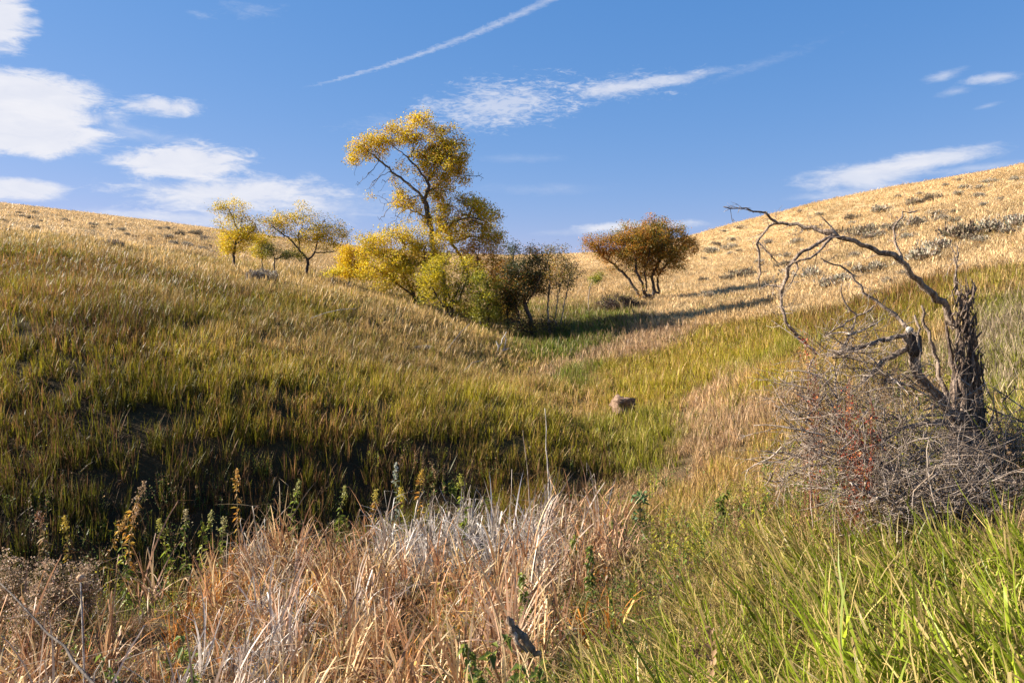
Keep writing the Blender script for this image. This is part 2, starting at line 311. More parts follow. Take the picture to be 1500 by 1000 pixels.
def mat_bark(name, c0, c1, scale=9.0, stretch=.25, bump=.5):
    m, nt, nd, lk = node_mat(name)
    tc = nd.new('ShaderNodeTexCoord'); mp = nd.new('ShaderNodeMapping'); mp.inputs['Scale'].default_value = (scale, scale, scale * stretch); lk.new(tc.outputs['Object'], mp.inputs[0])
    n = nd.new('ShaderNodeTexNoise'); n.inputs['Scale'].default_value = 1; n.inputs['Detail'].default_value = 5; n.inputs['Roughness'].default_value = .65; n.inputs['Distortion'].default_value = .8
    lk.new(mp.outputs[0], n.inputs['Vector'])
    f = math_n(nd, lk, 'MULTIPLY', math_n(nd, lk, 'SUBTRACT', n.outputs['Fac'], .36), 3.4, True)
    col = mix_c(nd, lk, f, c0, c1)
    p = nd.new('ShaderNodeBsdfPrincipled'); p.inputs['Roughness'].default_value = .85; p.inputs['Specular IOR Level'].default_value = .2
    b = nd.new('ShaderNodeBump'); b.inputs['Strength'].default_value = bump; b.inputs['Distance'].default_value = .05; lk.new(n.outputs['Fac'], b.inputs['Height'])
    o = nd.new('ShaderNodeOutputMaterial'); lk.new(col, p.inputs['Base Color']); lk.new(b.outputs[0], p.inputs['Normal']); lk.new(p.outputs[0], o.inputs[0]); return m

# ------------------------------------------------------------------ object helpers
def mesh_np(name, verts, faces, mat=None, attrs=None, smooth=False):
    """faces: an (n,4) or (n,3) array, or a list of such arrays"""
    me = bpy.data.meshes.new(name); verts = np.asarray(verts, np.float32)
    fl = faces if isinstance(faces, list) else [faces]; fl = [np.asarray(f, np.int32) for f in fl if len(f)]
    me.vertices.add(len(verts)); me.vertices.foreach_set('co', verts.ravel())
    if fl:
        loops = np.concatenate([f.ravel() for f in fl]); cnt = np.concatenate([np.full(len(f), f.shape[1], np.int32) for f in fl])
        me.loops.add(len(loops)); me.loops.foreach_set('vertex_index', loops)
        me.polygons.add(len(cnt)); st = np.zeros(len(cnt), np.int32); st[1:] = np.cumsum(cnt)[:-1]; me.polygons.foreach_set('loop_start', st)
        if smooth: me.polygons.foreach_set('use_smooth', np.ones(len(cnt), bool))
    for k, v in (attrs or {}).items():
        v = np.asarray(v, np.float32)
        if v.ndim == 1: me.attributes.new(k, 'FLOAT', 'POINT').data.foreach_set('value', v)
        elif v.shape[1] == 3: me.attributes.new(k, 'FLOAT_VECTOR', 'POINT').data.foreach_set('vector', v.ravel())
        else: me.attributes.new(k, 'FLOAT_COLOR', 'POINT').data.foreach_set('color', v.ravel())
    me.update(calc_edges=True)
    if mat: me.materials.append(mat)
    return me
def link(name, me, parent=None, kind=None, label=None, cat=None, group=None, loc=None):
    o = bpy.data.objects.new(name, me); sc.collection.objects.link(o)
    if parent is not None: o.parent = parent
    if kind: o['kind'] = kind
    if label: o['label'] = label
    if cat: o['category'] = cat
    if group: o['group'] = group
    if loc is not None: o.location = loc
    return o
def copy_thing(o, loc, rz, s, label, group=None):
    c = o.copy(); sc.collection.objects.link(c); c.location = loc; c.rotation_euler = (0, 0, rz); c.scale = (s, s, s) if isinstance(s, (int, float)) else s
    c['label'] = label
    if group: c['group'] = group
    for ch in o.children:
        d = ch.copy(); sc.collection.objects.link(d); d.parent = c
    return c

def blades(n, rad, L, W, lean, curl, nseg=3, seed=0, cl=1, kink=0.0, twist=.5, dirn=None, dry0=None, wprof=None, stiff=1.0):
    """n grass blades rooted within rad of the origin, in cl sub-clumps. L, W, lean, curl are (low, high) ranges."""
    g = np.random.default_rng(seed); U = lambda a: g.uniform(a[0], a[1], n)
    cc = g.normal(0, rad * .5, (cl, 2)); ci = g.integers(0, cl, n)
    base = cc[ci] + g.normal(0, rad * (.5 if cl == 1 else .16), (n, 2))
    ph = g.uniform(0, 2 * np.pi, n)
    if dirn is not None: ph = dirn + g.normal(0, .6, n)
    th = U(lean); cu = U(curl); ln = U(L); w = U(W)
    kt = g.uniform(.3, .85, n); kk = (g.random(n) < kink) * g.uniform(.7, 2.4, n)
    pos = np.zeros((n, 3)); pos[:, :2] = base; V = []; T = []
    tw = g.uniform(-twist, twist, n) + ph + np.pi / 2
    for s in range(nseg + 1):
        t = s / nseg
        wd = w * ((1 - t) ** .6 if wprof is None else wprof(t)) * (.6 + .4 * min(1, t * 3))
        side = np.stack([np.cos(tw + t * twist), np.sin(tw + t * twist), np.zeros(n)], -1)
        if s < nseg:
            V.append(pos - side * wd[:, None] * .5); V.append(pos + side * wd[:, None] * .5); T += [t, t]
        else: V.append(pos.copy()); T.append(1.0)
        a = th + cu * t ** stiff + kk * (t > kt)
        d = np.stack([np.sin(a) * np.cos(ph), np.sin(a) * np.sin(ph), np.cos(a)], -1)
        pos = pos + d * (ln / nseg)[:, None]
    k = 2 * nseg + 1; V = np.stack(V, 1); off = np.arange(n)[:, None] * k
    Q = np.concatenate([off + np.array([[2 * s, 2 * s + 1, 2 * s + 3, 2 * s + 2]]) for s in range(nseg - 1)]) if nseg > 1 else np.zeros((0, 4), int)
    Tr = off + np.array([[2 * nseg - 2, 2 * nseg - 1, 2 * nseg]])
    rnd = g.random(n) if dry0 is None else np.full(n, dry0) + g.uniform(0, .03, n)
    return dict(v=V.reshape(-1, 3), q=Q, t=Tr, rnd=np.repeat(rnd, k), tt=np.tile(np.array(T), n))
def join(parts):
    v = []; q = []; t = []; rn = []; tt = []; o = 0
    for p in parts:
        v.append(p['v']); q.append(p['q'] + o); t.append(p['t'] + o); rn.append(p['rnd']); tt.append(p['tt']); o += len(p['v'])
    return dict(v=np.concatenate(v), q=np.concatenate(q), t=np.concatenate(t), rnd=np.concatenate(rn), tt=np.concatenate(tt))
def seed_stalks(n, rad, L, wd, head, hw, seed, lean=(0, .25)):
    """thin dry stalks that carry a spindle of seeds, two crossed leaf-like faces each"""
    out = []
    for tw in (0.0, 1.57):
        st = blades(n, rad, L, (wd, wd), lean, (0, .3), 4, seed, 1, twist=.01, dry0=0.0, wprof=lambda t: 1.0 if t < .72 else (hw / wd if t < .9 else .4))
        out.append(st)
    return join(out[:1])

def scatter(name, label, mat, variants, pts, cat='grass'):
    """one object: its mesh holds the root points and the tuft shapes; geometry nodes set a tuft on every point"""
    n = len(pts['co']); vs = [pts['co']]; qs = []; ts = []; off = n
    vid = [np.full(n, -1.0)]; rnd = [np.zeros(n)]; tt = [np.zeros(n)]
    for k, d in enumerate(variants):
        vs.append(d['v']); qs.append(d['q'] + off); ts.append(d['t'] + off); off += len(d['v'])
        vid.append(np.full(len(d['v']), float(k))); rnd.append(d['rnd']); tt.append(d['tt'])
    pad = off - n; Z = lambda a: np.concatenate([a, np.zeros((pad,) + a.shape[1:])])
    A = dict(vid=np.concatenate(vid), rnd=np.concatenate(rnd), tt=np.concatenate(tt), rot=Z(pts['rot']), scl=Z(pts['scl']), pick=Z(pts['pick']), dry=Z(pts['dry']), ca=Z(pts['ca']), cb=Z(pts['cb']))
    me = mesh_np(name, np.concatenate(vs), [np.concatenate(qs), np.concatenate(ts)], mat, A)
    ob = link(name, me, kind='stuff', label=label, cat=cat)
    ng = bpy.data.node_groups.new(name + '_nodes', 'GeometryNodeTree')
    ng.interface.new_socket('Geometry', in_out='INPUT', socket_type='NodeSocketGeometry'); ng.interface.new_socket('Geometry', in_out='OUTPUT', socket_type='NodeSocketGeometry')
    nd, lk = ng.nodes, ng.links; gi = nd.new('NodeGroupInput'); go = nd.new('NodeGroupOutput')
    def na(nm, typ):
        a = nd.new('GeometryNodeInputNamedAttribute'); a.data_type = typ; a.inputs['Name'].default_value = nm; return a.outputs[0]
    def sep(val):
        c = nd.new('FunctionNodeCompare'); c.data_type = 'FLOAT'; c.operation = 'EQUAL'; lk.new(na('vid', 'FLOAT'), c.inputs[0]); c.inputs[1].default_value = val; c.inputs['Epsilon'].default_value = .1
        s = nd.new('GeometryNodeSeparateGeometry'); s.domain = 'POINT'; lk.new(gi.outputs[0], s.inputs[0]); lk.new(c.outputs[0], s.inputs['Selection']); return s.outputs[0]
    jn = nd.new('GeometryNodeJoinGeometry')
    for k in range(len(variants)):
        g2 = nd.new('GeometryNodeGeometryToInstance'); lk.new(sep(float(k)), g2.inputs[0]); lk.new(g2.outputs[0], jn.inputs[0])
    ip = nd.new('GeometryNodeInstanceOnPoints'); lk.new(sep(-1.0), ip.inputs['Points']); lk.new(jn.outputs[0], ip.inputs['Instance'])
    ip.inputs['Pick Instance'].default_value = True
    pk = nd.new('FunctionNodeFloatToInt'); lk.new(na('pick', 'FLOAT'), pk.inputs[0]); lk.new(pk.outputs[0], ip.inputs['Instance Index'])
    e2 = nd.new('FunctionNodeEulerToRotation'); lk.new(na('rot', 'FLOAT_VECTOR'), e2.inputs[0]); lk.new(e2.outputs[0], ip.inputs['Rotation'])
    lk.new(na('scl', 'FLOAT_VECTOR'), ip.inputs['Scale']); lk.new(ip.outputs[0], go.inputs[0])
    md = ob.modifiers.new('nodes', 'NODES'); md.node_group = ng
    return ob
def eul(spin, lean, ldir):
    """Euler angles of: spin about the vertical, then lean by an angle towards the compass direction ldir (radians from +X)"""
    ax = np.stack([-np.sin(ldir), np.cos(ldir), np.zeros_like(spin)], -1); c, s = np.cos(lean), np.sin(lean); C = 1 - c
    x, y = ax[:, 0], ax[:, 1]; cz, sz = np.cos(spin), np.sin(spin)
    T = np.zeros((len(spin), 3, 3))
    T[:, 0, 0] = c + x * x * C; T[:, 0, 1] = x * y * C; T[:, 0, 2] = y * s
    T[:, 1, 0] = x * y * C; T[:, 1, 1] = c + y * y * C; T[:, 1, 2] = -x * s
    T[:, 2, 0] = -y * s; T[:, 2, 1] = x * s; T[:, 2, 2] = c
    Z = np.zeros_like(T); Z[:, 0, 0] = cz; Z[:, 0, 1] = -sz; Z[:, 1, 0] = sz; Z[:, 1, 1] = cz; Z[:, 2, 2] = 1
    Q = T @ Z
    return np.stack([np.arctan2(Q[:, 2, 1], Q[:, 2, 2]), -np.arcsin(np.clip(Q[:, 2, 0], -1, 1)), np.arctan2(Q[:, 1, 0], Q[:, 0, 0])], -1)
def polar_pts(r0, r1, dens, a0=-50, a1=50, seed=1, cap=10 ** 9):
    """random plan points with dens(r) per square metre between two radii and two azimuths"""
    g = np.random.default_rng(seed); X = []; Y = []
    e = np.exp(np.linspace(math.log(r0), math.log(r1), 40))
    for lo, hi in zip(e[:-1], e[1:]):
        n = g.poisson(R(a1 - a0) * .5 * (hi * hi - lo * lo) * dens((lo + hi) / 2))
        r = np.sqrt(g.uniform(lo * lo, hi * hi, n)); a = g.uniform(R(a0), R(a1), n); X.append(r * np.sin(a)); Y.append(r * np.cos(a))
    return np.concatenate(X), np.concatenate(Y)
def in_poly(x, y, poly):
    c = np.zeros(len(x), bool); n = len(poly)
    for i in range(n):
        (x0, y0), (x1, y1) = poly[i], poly[(i + 1) % n]
        if y0 == y1: continue
        c ^= ((y0 > y) != (y1 > y)) & (x < (x1 - x0) * (y - y0) / (y1 - y0) + x0)
    return c
CAT_POLY = [(-3.3, 9.3), (-1.5, 10.2), (1.0, 10.4), (1.25, 9.3), (.95, 7.6), (.5, 6.0), (.05, 4.7), (-.55, 3.7), (-.9, 2.9), (-1.6, 2.6), (-6.5, 2.6), (-6.6, 5.0), (-4.4, 6.4), (-3.6, 7.6)]
def grad(x, y):
    e = .4; return (hgt(x + e, y) - hgt(x - e, y)) / (2 * e), (hgt(x, y + e) - hgt(x, y - e)) / (2 * e)
# ------------------------------------------------------------------ the ground, one sheet out to the horizon
def ground():
    a = np.concatenate([np.arange(-56, 56, .3), np.arange(56, 304, 3.1)]) * math.pi / 180
    r = np.concatenate([[.25], np.exp(np.linspace(math.log(.5), math.log(330), 330)), np.exp(np.linspace(math.log(345), math.log(3500), 40))])
    A, Rr = np.meshgrid(a, r); x = Rr * np.sin(A); y = Rr * np.cos(A); z = hgt(x.ravel(), y.ravel()).reshape(x.shape)
    na, nr = len(a), len(r); i = np.arange(nr - 1)[:, None] * na; j = np.arange(na)[None]; jn = (j + 1) % na
    F = np.stack([i + j, i + jn, i + na + jn, i + na + j], -1).reshape(-1, 4)
    V = np.stack([x.ravel(), y.ravel(), z.ravel()], -1)
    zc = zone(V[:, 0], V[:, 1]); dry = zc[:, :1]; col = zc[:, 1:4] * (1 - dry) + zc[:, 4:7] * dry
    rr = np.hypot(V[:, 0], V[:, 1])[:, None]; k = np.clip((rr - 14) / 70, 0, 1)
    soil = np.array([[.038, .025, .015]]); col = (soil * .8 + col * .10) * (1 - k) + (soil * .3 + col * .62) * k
    V = np.vstack([V, [[0, 0, float(hgt(0.0, 0.0))]]]); col = np.vstack([col, col[:1]])
    T = np.stack([np.full(na, len(V) - 1), np.arange(na), (np.arange(na) + 1) % na], -1)[:, [0, 2, 1]]
    m, nt, nd, lk = node_mat('soil_and_thatch')
    tc = nd.new('ShaderNodeTexCoord'); c = attr(nd, 'col').outputs['Color']
    n1 = nd.new('ShaderNodeTexNoise'); n1.inputs['Scale'].default_value = 1.3; n1.inputs['Detail'].default_value = 8; n1.inputs['Roughness'].default_value = .7; lk.new(tc.outputs['Object'], n1.inputs['Vector'])
    n2 = nd.new('ShaderNodeTexNoise'); n2.inputs['Scale'].default_value = 28; n2.inputs['Detail'].default_value = 4; lk.new(tc.outputs['Object'], n2.inputs['Vector'])
    f = math_n(nd, lk, 'ADD', math_n(nd, lk, 'MULTIPLY', n1.outputs['Fac'], 1.3), math_n(nd, lk, 'MULTIPLY', n2.outputs['Fac'], .7))
    v = nd.new('ShaderNodeVectorMath'); v.operation = 'SCALE'; lk.new(c, v.inputs[0]); lk.new(f, v.inputs['Scale'])
    p = nd.new('ShaderNodeBsdfPrincipled'); p.inputs['Roughness'].default_value = .95; p.inputs['Specular IOR Level'].default_value = .1
    b = nd.new('ShaderNodeBump'); b.inputs['Strength'].default_value = .7; b.inputs['Distance'].default_value = .06; lk.new(f, b.inputs['Height'])
    o = nd.new('ShaderNodeOutputMaterial'); lk.new(v.outputs[0], p.inputs['Base Color']); lk.new(b.outputs[0], p.inputs['Normal']); lk.new(p.outputs[0], o.inputs[0])
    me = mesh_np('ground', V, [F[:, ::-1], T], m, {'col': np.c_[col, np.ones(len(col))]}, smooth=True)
    link('ground', me, kind='structure', label='hilly ground of a dry draw between two grassy slopes', cat='ground')
ground()

# ------------------------------------------------------------------ meadow grass in three ranges of distance
def meadow_pts(x, y, seed, key=8, dmin=0):
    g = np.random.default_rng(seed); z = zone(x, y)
    clump = fbm(x, y, .5, 77, 2); keep = g.random(len(x)) < z[:, key] * np.clip(2.4 * (clump - .08), .6, 1.3)
    keep &= (np.hypot(x, y) > dmin)
    x, y, z = x[keep], y[keep], z[keep]; n = len(x); h = hgt(x, y)
    tint = 1 + (fbm(x, y, 2.5, 41, 3) - .5)[:, None] * .7 + g.normal(0, .08, (n, 1))
    dry = np.clip(z[:, 0] + (fbm(x, y, 1.8, 55, 3) - .5) * .75 + g.normal(0, .1, n), 0.02, 1.0)
    return x, y, h, z, tint, dry, g
def do_meadow(name, label, r0, r1, dens, variants, hs, rs, seed, leanx=.1):
    x, y = polar_pts(r0, r1, dens, a0=-82 if r1 < 12 else -54, a1=82 if r1 < 12 else 54, seed=seed); x, y, h, z, tint, dry, g = meadow_pts(x, y, seed + 1)
    n = len(x); r = np.hypot(x, y); gx, gy = grad(x, y)
    # growth leans a little downhill and with the wind
    wl = np.where(r < 10, 1.0, .45); lx = (-gx * .35 - .10 * (x > .5)) * wl; ly = -gy * .2 * wl
    lean = np.hypot(lx, ly) * .6 + np.abs(g.normal(0, .10, n)); ld = np.arctan2(ly, lx) + g.normal(0, .5, n)
    H = z[:, 7] / hs * g.uniform(.65, 1.25, n) * (.8 + .5 * fbm(x, y, 1.2, 91, 2)); W = rs(r) * g.uniform(.8, 1.2, n)
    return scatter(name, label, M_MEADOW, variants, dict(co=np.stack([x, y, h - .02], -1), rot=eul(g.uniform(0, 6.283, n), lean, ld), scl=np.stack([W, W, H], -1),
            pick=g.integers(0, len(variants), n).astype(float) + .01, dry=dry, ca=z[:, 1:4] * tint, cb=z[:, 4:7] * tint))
M_MEADOW = mat_blades('meadow_blades', .33, .3)
near_v = [join([blades(38, .17, (.14, .44), (.005, .012), (0, .50), (.2, 1.3), 4, 100 + k, 5, .15), blades(26, .2, (.1, .3), (.004, .009), (.5, 1.4), (.2, 1.4), 3, 140 + k, 3, .3, dry0=.05)]
                + ([seed_stalks(3, .15, (.45, .65), .0028, 1, .008, 160 + k)] if k > 4 else [])) for k in range(8)]
mid_v = [join([blades(44, .21, (.14, .44), (.008, .018), (0, .34), (.0, .6), 3, 200 + k, 7, .12), blades(22, .25, (.1, .26), (.007, .014), (.5, 1.4), (.2, 1.2), 2, 240 + k, 3, .2, dry0=.05)]
                + ([seed_stalks(3, .2, (.42, .6), .005, 1, .012, 260 + k)] if k > 5 else [])) for k in range(8)]
far_v = [join([blades(44, .34, (.10, .40), (.011, .026), (0, .6), (.1, 1.0), 2, 300 + k, 7, .1)] + ([seed_stalks(5, .3, (.36, .55), .009, 1, .018, 360 + k)] if k > 4 else [])) for k in range(8)]
do_meadow('meadow_grass', 'knee-high green and straw grass growing in the bottom of the draw', 1.9, 10, lambda r: 32, near_v, .5, lambda r: 1.0 + 0 * r, 1)
do_meadow('slope_grass', 'olive green grass mixed with brown stems covering the lower slopes of the draw', 10, 21, lambda r: 30 * (10 / r) ** .5, mid_v, .5, lambda r: .9 + (r - 10) / 60, 2)
do_meadow('dry_hill_grass', 'golden dry grass covering the upper hillsides up to the skyline', 21, 170, lambda r: 24 * (21 / r) ** 1.25, far_v, .5, lambda r: (r / 21) ** .5, 3)

# ------------------------------------------------------------------ reed canary grass on the near right bank
def reeds():
    V = [join([blades(15, .10, (.24, .62), (.009, .020), (.0, .35), (.1, .8), 6, 400 + k, 3, .1, .7, stiff=1.3),
               blades(22, .16, (.2, .5), (.003, .008), (.3, 1.5), (.3, 1.8), 4, 420 + k, 3, .5, dry0=.0)]) for k in range(8)]
    x, y = polar_pts(1.75, 12, lambda r: 44 * min(1, (6 / r)), a0=-20, a1=82, seed=9)
    x, y, h, z, tint, dry, g = meadow_pts(x, y, 10, key=9)
    # a few tall tussocks that stand in front of the brush pile
    ex = g.uniform(1.3, 2.7, 34); ey = 1.9 + ex * .35 + g.uniform(-.1, 1.1, 34); x = np.r_[x, ex]; y = np.r_[y, ey]; h = np.r_[h, hgt(ex, ey)]; z = np.vstack([z, zone(ex, ey)]); tint = np.vstack([tint, np.ones((34, 1))]); dry = np.r_[dry, np.full(34, .25)]
    n = len(x); lean = np.clip(g.normal(.66, .22, n), 0, 1.25); ld = np.pi + g.normal(-.25, .4, n)
    S = g.uniform(.5, 1.1, n) * (.75 + .5 * fbm(x, y, 1.4, 3, 2)); S[-34:] = g.uniform(1.05, 1.45, 34)
    scatter('reed_grass', 'broad bright green reed grass leaning to one side on the near bank', mat_blades('reed_blades', .45, .5, .3, .45), V,
            dict(co=np.stack([x, y, h - .02], -1), rot=eul(g.uniform(0, 6.283, n), lean, ld), scl=np.stack([S, S, S], -1), pick=g.integers(0, 8, n) + .01,
                 dry=np.clip(dry * .5, 0, .6), ca=z[:, 1:4] * tint, cb=np.array([[.62, .45, .16]]) * tint))
reeds()

# ------------------------------------------------------------------ the stand of dead cattails
def cattails():
    V = []
    for k in range(8):
        V.append(join([blades(11, .11, (.5, 1.1), (.013, .027), (.0, .35), (.0, 1.1), 7, 500 + k, 3, .8, 1.2, stiff=1.5),
                       blades(18, .18, (.3, .8), (.012, .024), (.1, 1.0), (.6, 3.0), 7, 520 + k, 3, .7, 1.8)]))
    for k in range(4):
        V.append(blades(44, .24, (.25, .7), (.008, .015), (.7, 1.6), (-.5, 1.2), 6, 560 + k, 6, .9, 1.8))
    x, y = polar_pts(2.4, 12.5, lambda r: 19, a0=-75, seed=19); m = in_poly(x + (fbm(x, y, .7, 8, 2) - .5) * 1.3, y + (fbm(x, y, .7, 18, 2) - .5) * 1.3, CAT_POLY); x, y = x[m], y[m]
    g = np.random.default_rng(5); n = len(x); h = hgt(x, y)
    pick = g.integers(0, 8, n); lit = g.random(n) < .46; pick[lit] = g.integers(8, 12, lit.sum())
    # bleached where the old stand has fallen, rust coloured where it still stands
    wh = np.clip((fbm(x, y, 1.0, 61, 3) - .57) * 6 + np.where(y > 7.0, .75, 0) * (x > -3.2) - np.where(x < -2.6, .25, 0), 0, .9)[:, None]; wh = np.where(lit[:, None], np.clip(wh + .3, 0, 1), wh)
    ca = (np.array([[.46, .175, .03]]) * (1 - wh) + np.array([[.50, .41, .33]]) * wh) * g.uniform(.75, 1.2, (n, 1))
    cb = (np.array([[.70, .44, .13]]) * (1 - wh) + np.array([[.68, .61, .53]]) * wh) * g.uniform(.8, 1.15, (n, 1))
    S = g.uniform(.55, .95, n) * (.72 + .5 * fbm(x, y, .7, 71, 2)); S = np.where(lit, S * 1.15, S)
    scatter('cattail_stand', 'dead rust and bleached cattail leaves crowding the wet bottom of the draw', mat_blades('cattail_blades', .22, .15, .3, .5), V,
            dict(co=np.stack([x, y, h - .02 + lit * g.uniform(0, .42, n)], -1), rot=eul(g.uniform(0, 6.283, n), np.abs(g.normal(0, .16, n)), g.uniform(0, 6.283, n)), scl=np.stack([S, S, S], -1), pick=pick + .01,
                 dry=g.uniform(0, .8, n), ca=ca, cb=cb), cat='cattails')
cattails()

# ------------------------------------------------------------------ low leafy weeds
def leaf_shape(nl, stem, size, seed, up=(.2, 1.2), wide=.45, spread=.0):
    """leaves set around a stem: each a folded diamond"""
    g = np.random.default_rng(seed); t = g.uniform(.12, 1, nl); ph = g.uniform(0, 6.283, nl); L = size * g.uniform(.6, 1.2, nl) * (1.15 - .5 * t); a = g.uniform(*up, nl)
    d = np.stack([np.cos(ph) * np.cos(a), np.sin(ph) * np.cos(a), np.sin(a)], -1); s = np.stack([-np.sin(ph), np.cos(ph), np.zeros(nl)], -1)
    b = np.stack([g.normal(0, spread + 1e-4, nl), g.normal(0, spread + 1e-4, nl), t * stem], -1)
    mid = b + d * L[:, None] * .5 + np.array([0, 0, .06 * size]); tip = b + d * L[:, None] - np.array([0, 0, .12 * size])
    V = np.stack([b, mid - s * L[:, None] * wide * .5, tip, mid + s * L[:, None] * wide * .5], 1).reshape(-1, 3)
    o = np.arange(nl)[:, None] * 4; T = np.concatenate([o + [[0, 1, 2]], o + [[0, 2, 3]]])
    rn = g.random(nl)
    return dict(v=V, q=np.zeros((0, 4), int), t=T, rnd=np.repeat(rn, 4), tt=np.tile([0, .4, 1, .4], nl))
def low_weeds():
    V = []
    for k in range(6):
        ps = []
        g = np.random.default_rng(600 + k)
        for j in range(5):
            h = g.uniform(.12, .34); p = join([leaf_shape(16, h, .05, 610 + k * 7 + j), blades(1, .001, (h, h), (.005, .006), (0, .1), (0, .1), 2, 4, dry0=.3)])
            p['v'] = p['v'] + np.array([*g.normal(0, .09, 2), 0]); ps.append(p)
        V.append(join(ps))
    for k in range(3):      # fuzzy brown seeded weeds
        V.append(join([leaf_shape(60, .34, .028, 650 + k, wide=.8, spread=.07), blades(9, .1, (.2, .42), (.003, .004), (0, .5), (0, .3), 3, 670 + k, dry0=.0)]))
    x, y = polar_pts(2.2, 16, lambda r: 44, a0=-40, seed=29); x, y, h, z, tint, dry, g = meadow_pts(x, y, 30, key=10)
    n = len(x); S = g.uniform(.6, 1.3, n)
    pick = g.integers(0, 9, n); br = pick > 5; dry = np.where(br, g.uniform(.6, 1, n), g.uniform(0, .5, n))
    scatter('low_weeds', 'low leafy weeds with yellowing and brown seeded stems among the grass', mat_blades('weed_leaves', .4, .3), V,
            dict(co=np.stack([x, y, h], -1), rot=eul(g.uniform(0, 6.283, n), np.abs(g.normal(0, .15, n)), g.uniform(0, 6.283, n)), scl=np.stack([S, S, S], -1), pick=pick + .01,
                 dry=dry, ca=np.array([[.15, .21, .035]]) * tint, cb=np.where(g.random((n, 1)) < .3, np.array([[.48, .42, .05]]), np.array([[.36, .22, .11]])) * tint), cat='weeds')
low_weeds()
# ------------------------------------------------------------------ branches and tubes
def tubes(chains, seed=0, bump=0.0):
    """chains: list of (points (n,3), radii (n,), sides) -> vertices, quads, tris of closed tapering tubes"""
    g = np.random.default_rng(seed); V = []; Q = []; T = []; off = 0
    for P_, r, k in chains:
        P_ = np.asarray(P_, float); r = np.asarray(r, float); n = len(P_)
        if n < 2: continue
        tg = np.gradient(P_, axis=0); tg /= np.linalg.norm(tg, axis=1, keepdims=True) + 1e-9
        up = np.array([.31, .17, .94]) if abs(tg[0, 2]) < .9 else np.array([.94, .3, .1])
        a = np.cross(tg, up); a /= np.linalg.norm(a, axis=1, keepdims=True) + 1e-9; b = np.cross(tg, a)
        an = np.arange(k) * 2 * np.pi / k
        rr = r[:, None] * (1 + bump * g.normal(0, 1, (n, k)) if bump else np.ones((n, k)))
        ring = P_[:, None] + rr[..., None] * (np.cos(an)[None, :, None] * a[:, None] + np.sin(an)[None, :, None] * b[:, None])
        V.append(ring.reshape(-1, 3)); i = np.arange(n - 1)[:, None] * k; j = np.arange(k)[None]; jn = (j + 1) % k
        Q.append((np.stack([i + j, i + jn, i + k + jn, i + k + j], -1) + off).reshape(-1, 4))
        V.append(P_[-1:] + tg[-1:] * r[-1] * .8); tip = off + n * k; l = off + (n - 1) * k
        T.append(np.stack([l + np.arange(k), l + (np.arange(k) + 1) % k, np.full(k, tip)], -1)); off += n * k + 1
    if not V: return np.zeros((0, 3)), np.zeros((0, 4), int), np.zeros((0, 3), int)
    return np.concatenate(V), np.concatenate(Q), np.concatenate(T)
def tube_obj(name, chains, mat, parent=None, seed=0, bump=0.0, **kw):
    v, q, t = tubes(chains, seed, bump); return link(name, mesh_np(name, v, [q, t], mat, smooth=True), parent, **kw)
def resample(pts, step):
    pts = np.asarray(pts, float); d = np.r_[0, np.cumsum(np.linalg.norm(np.diff(pts, axis=0), axis=1))]; n = max(2, int(d[-1] / step) + 1)
    s = np.linspace(0, d[-1], n); return np.stack([np.interp(s, d, pts[:, k]) for k in range(3)], -1)
def bend(pts, step, amp, g):
    p = resample(pts, step); w = g.normal(0, amp, p.shape); w[0] = w[-1] = 0; return p + w

M_BARK = mat_bark('tree_bark', (.055, .042, .034), (.17, .135, .105), 7)
M_DARKBARK = mat_bark('dark_bark', (.035, .028, .024), (.11, .085, .07), 9)
M_DEAD = mat_bark('dead_wood', (.085, .055, .04), (.48, .36, .26), 26, .3, .8)
M_GREY = mat_bark('weathered_twigs', (.12, .085, .06), (.54, .43, .34), 16, .3, .5)
M_PALE = mat_bark('bleached_stick', (.30, .25, .2), (.66, .6, .53), 20, .3, .5)
M_LEAF = mat_attr('tree_leaves', .42, .5, .3)
M_SAGE = mat_attr('sagebrush_leaves', .15, .8, .1)
M_HERB = mat_attr('herb_leaves', .4, .5, .3)

def leaf_cloud(C_, n_each, spread, size, pal, wts, g, flat=.75, seedn=0, aspect=.55):
    """n_each folded leaves round each centre; colours picked from pal with weights wts that drift in clumps"""
    n = len(C_) * n_each; c = np.repeat(C_, n_each, 0) + g.normal(0, spread, (n, 3)) * np.array([1, 1, flat])
    L = size * g.uniform(.6, 1.25, n); d = g.normal(0, 1, (n, 3)); d[:, 2] -= .25; d /= np.linalg.norm(d, axis=1, keepdims=True)
    s = np.cross(d, g.normal(0, 1, (n, 3)) + np.array([0, 0, .8])); s /= np.linalg.norm(s, axis=1, keepdims=True) + 1e-9; nn = np.cross(d, s)
    V = np.stack([c, c + d * L[:, None] * .5 + s * L[:, None] * aspect * .5 + nn * L[:, None] * .1, c + d * L[:, None], c + d * L[:, None] * .5 - s * L[:, None] * aspect * .5 + nn * L[:, None] * .1], 1).reshape(-1, 3)
    o = np.arange(n)[:, None] * 4; T = np.concatenate([o + [[0, 1, 2]], o + [[0, 2, 3]]])
    pal = np.array(pal); w = np.array(wts, float); w /= w.sum()
    drift = (fbm(c[:, 0] + c[:, 2] * .7 + seedn, c[:, 1] + c[:, 2] * 1.3, .8, 13 + seedn, 3) - .5) * 1.1
    u = np.clip(g.random(n) * .7 + .15 + drift, 0, .9999); idx = np.minimum(np.searchsorted(np.cumsum(w), u), len(pal) - 1)
    col = pal[idx] * g.uniform(.75, 1.2, (n, 1)); return V, T, np.repeat(np.c_[col, np.ones(n)], 4, 0)

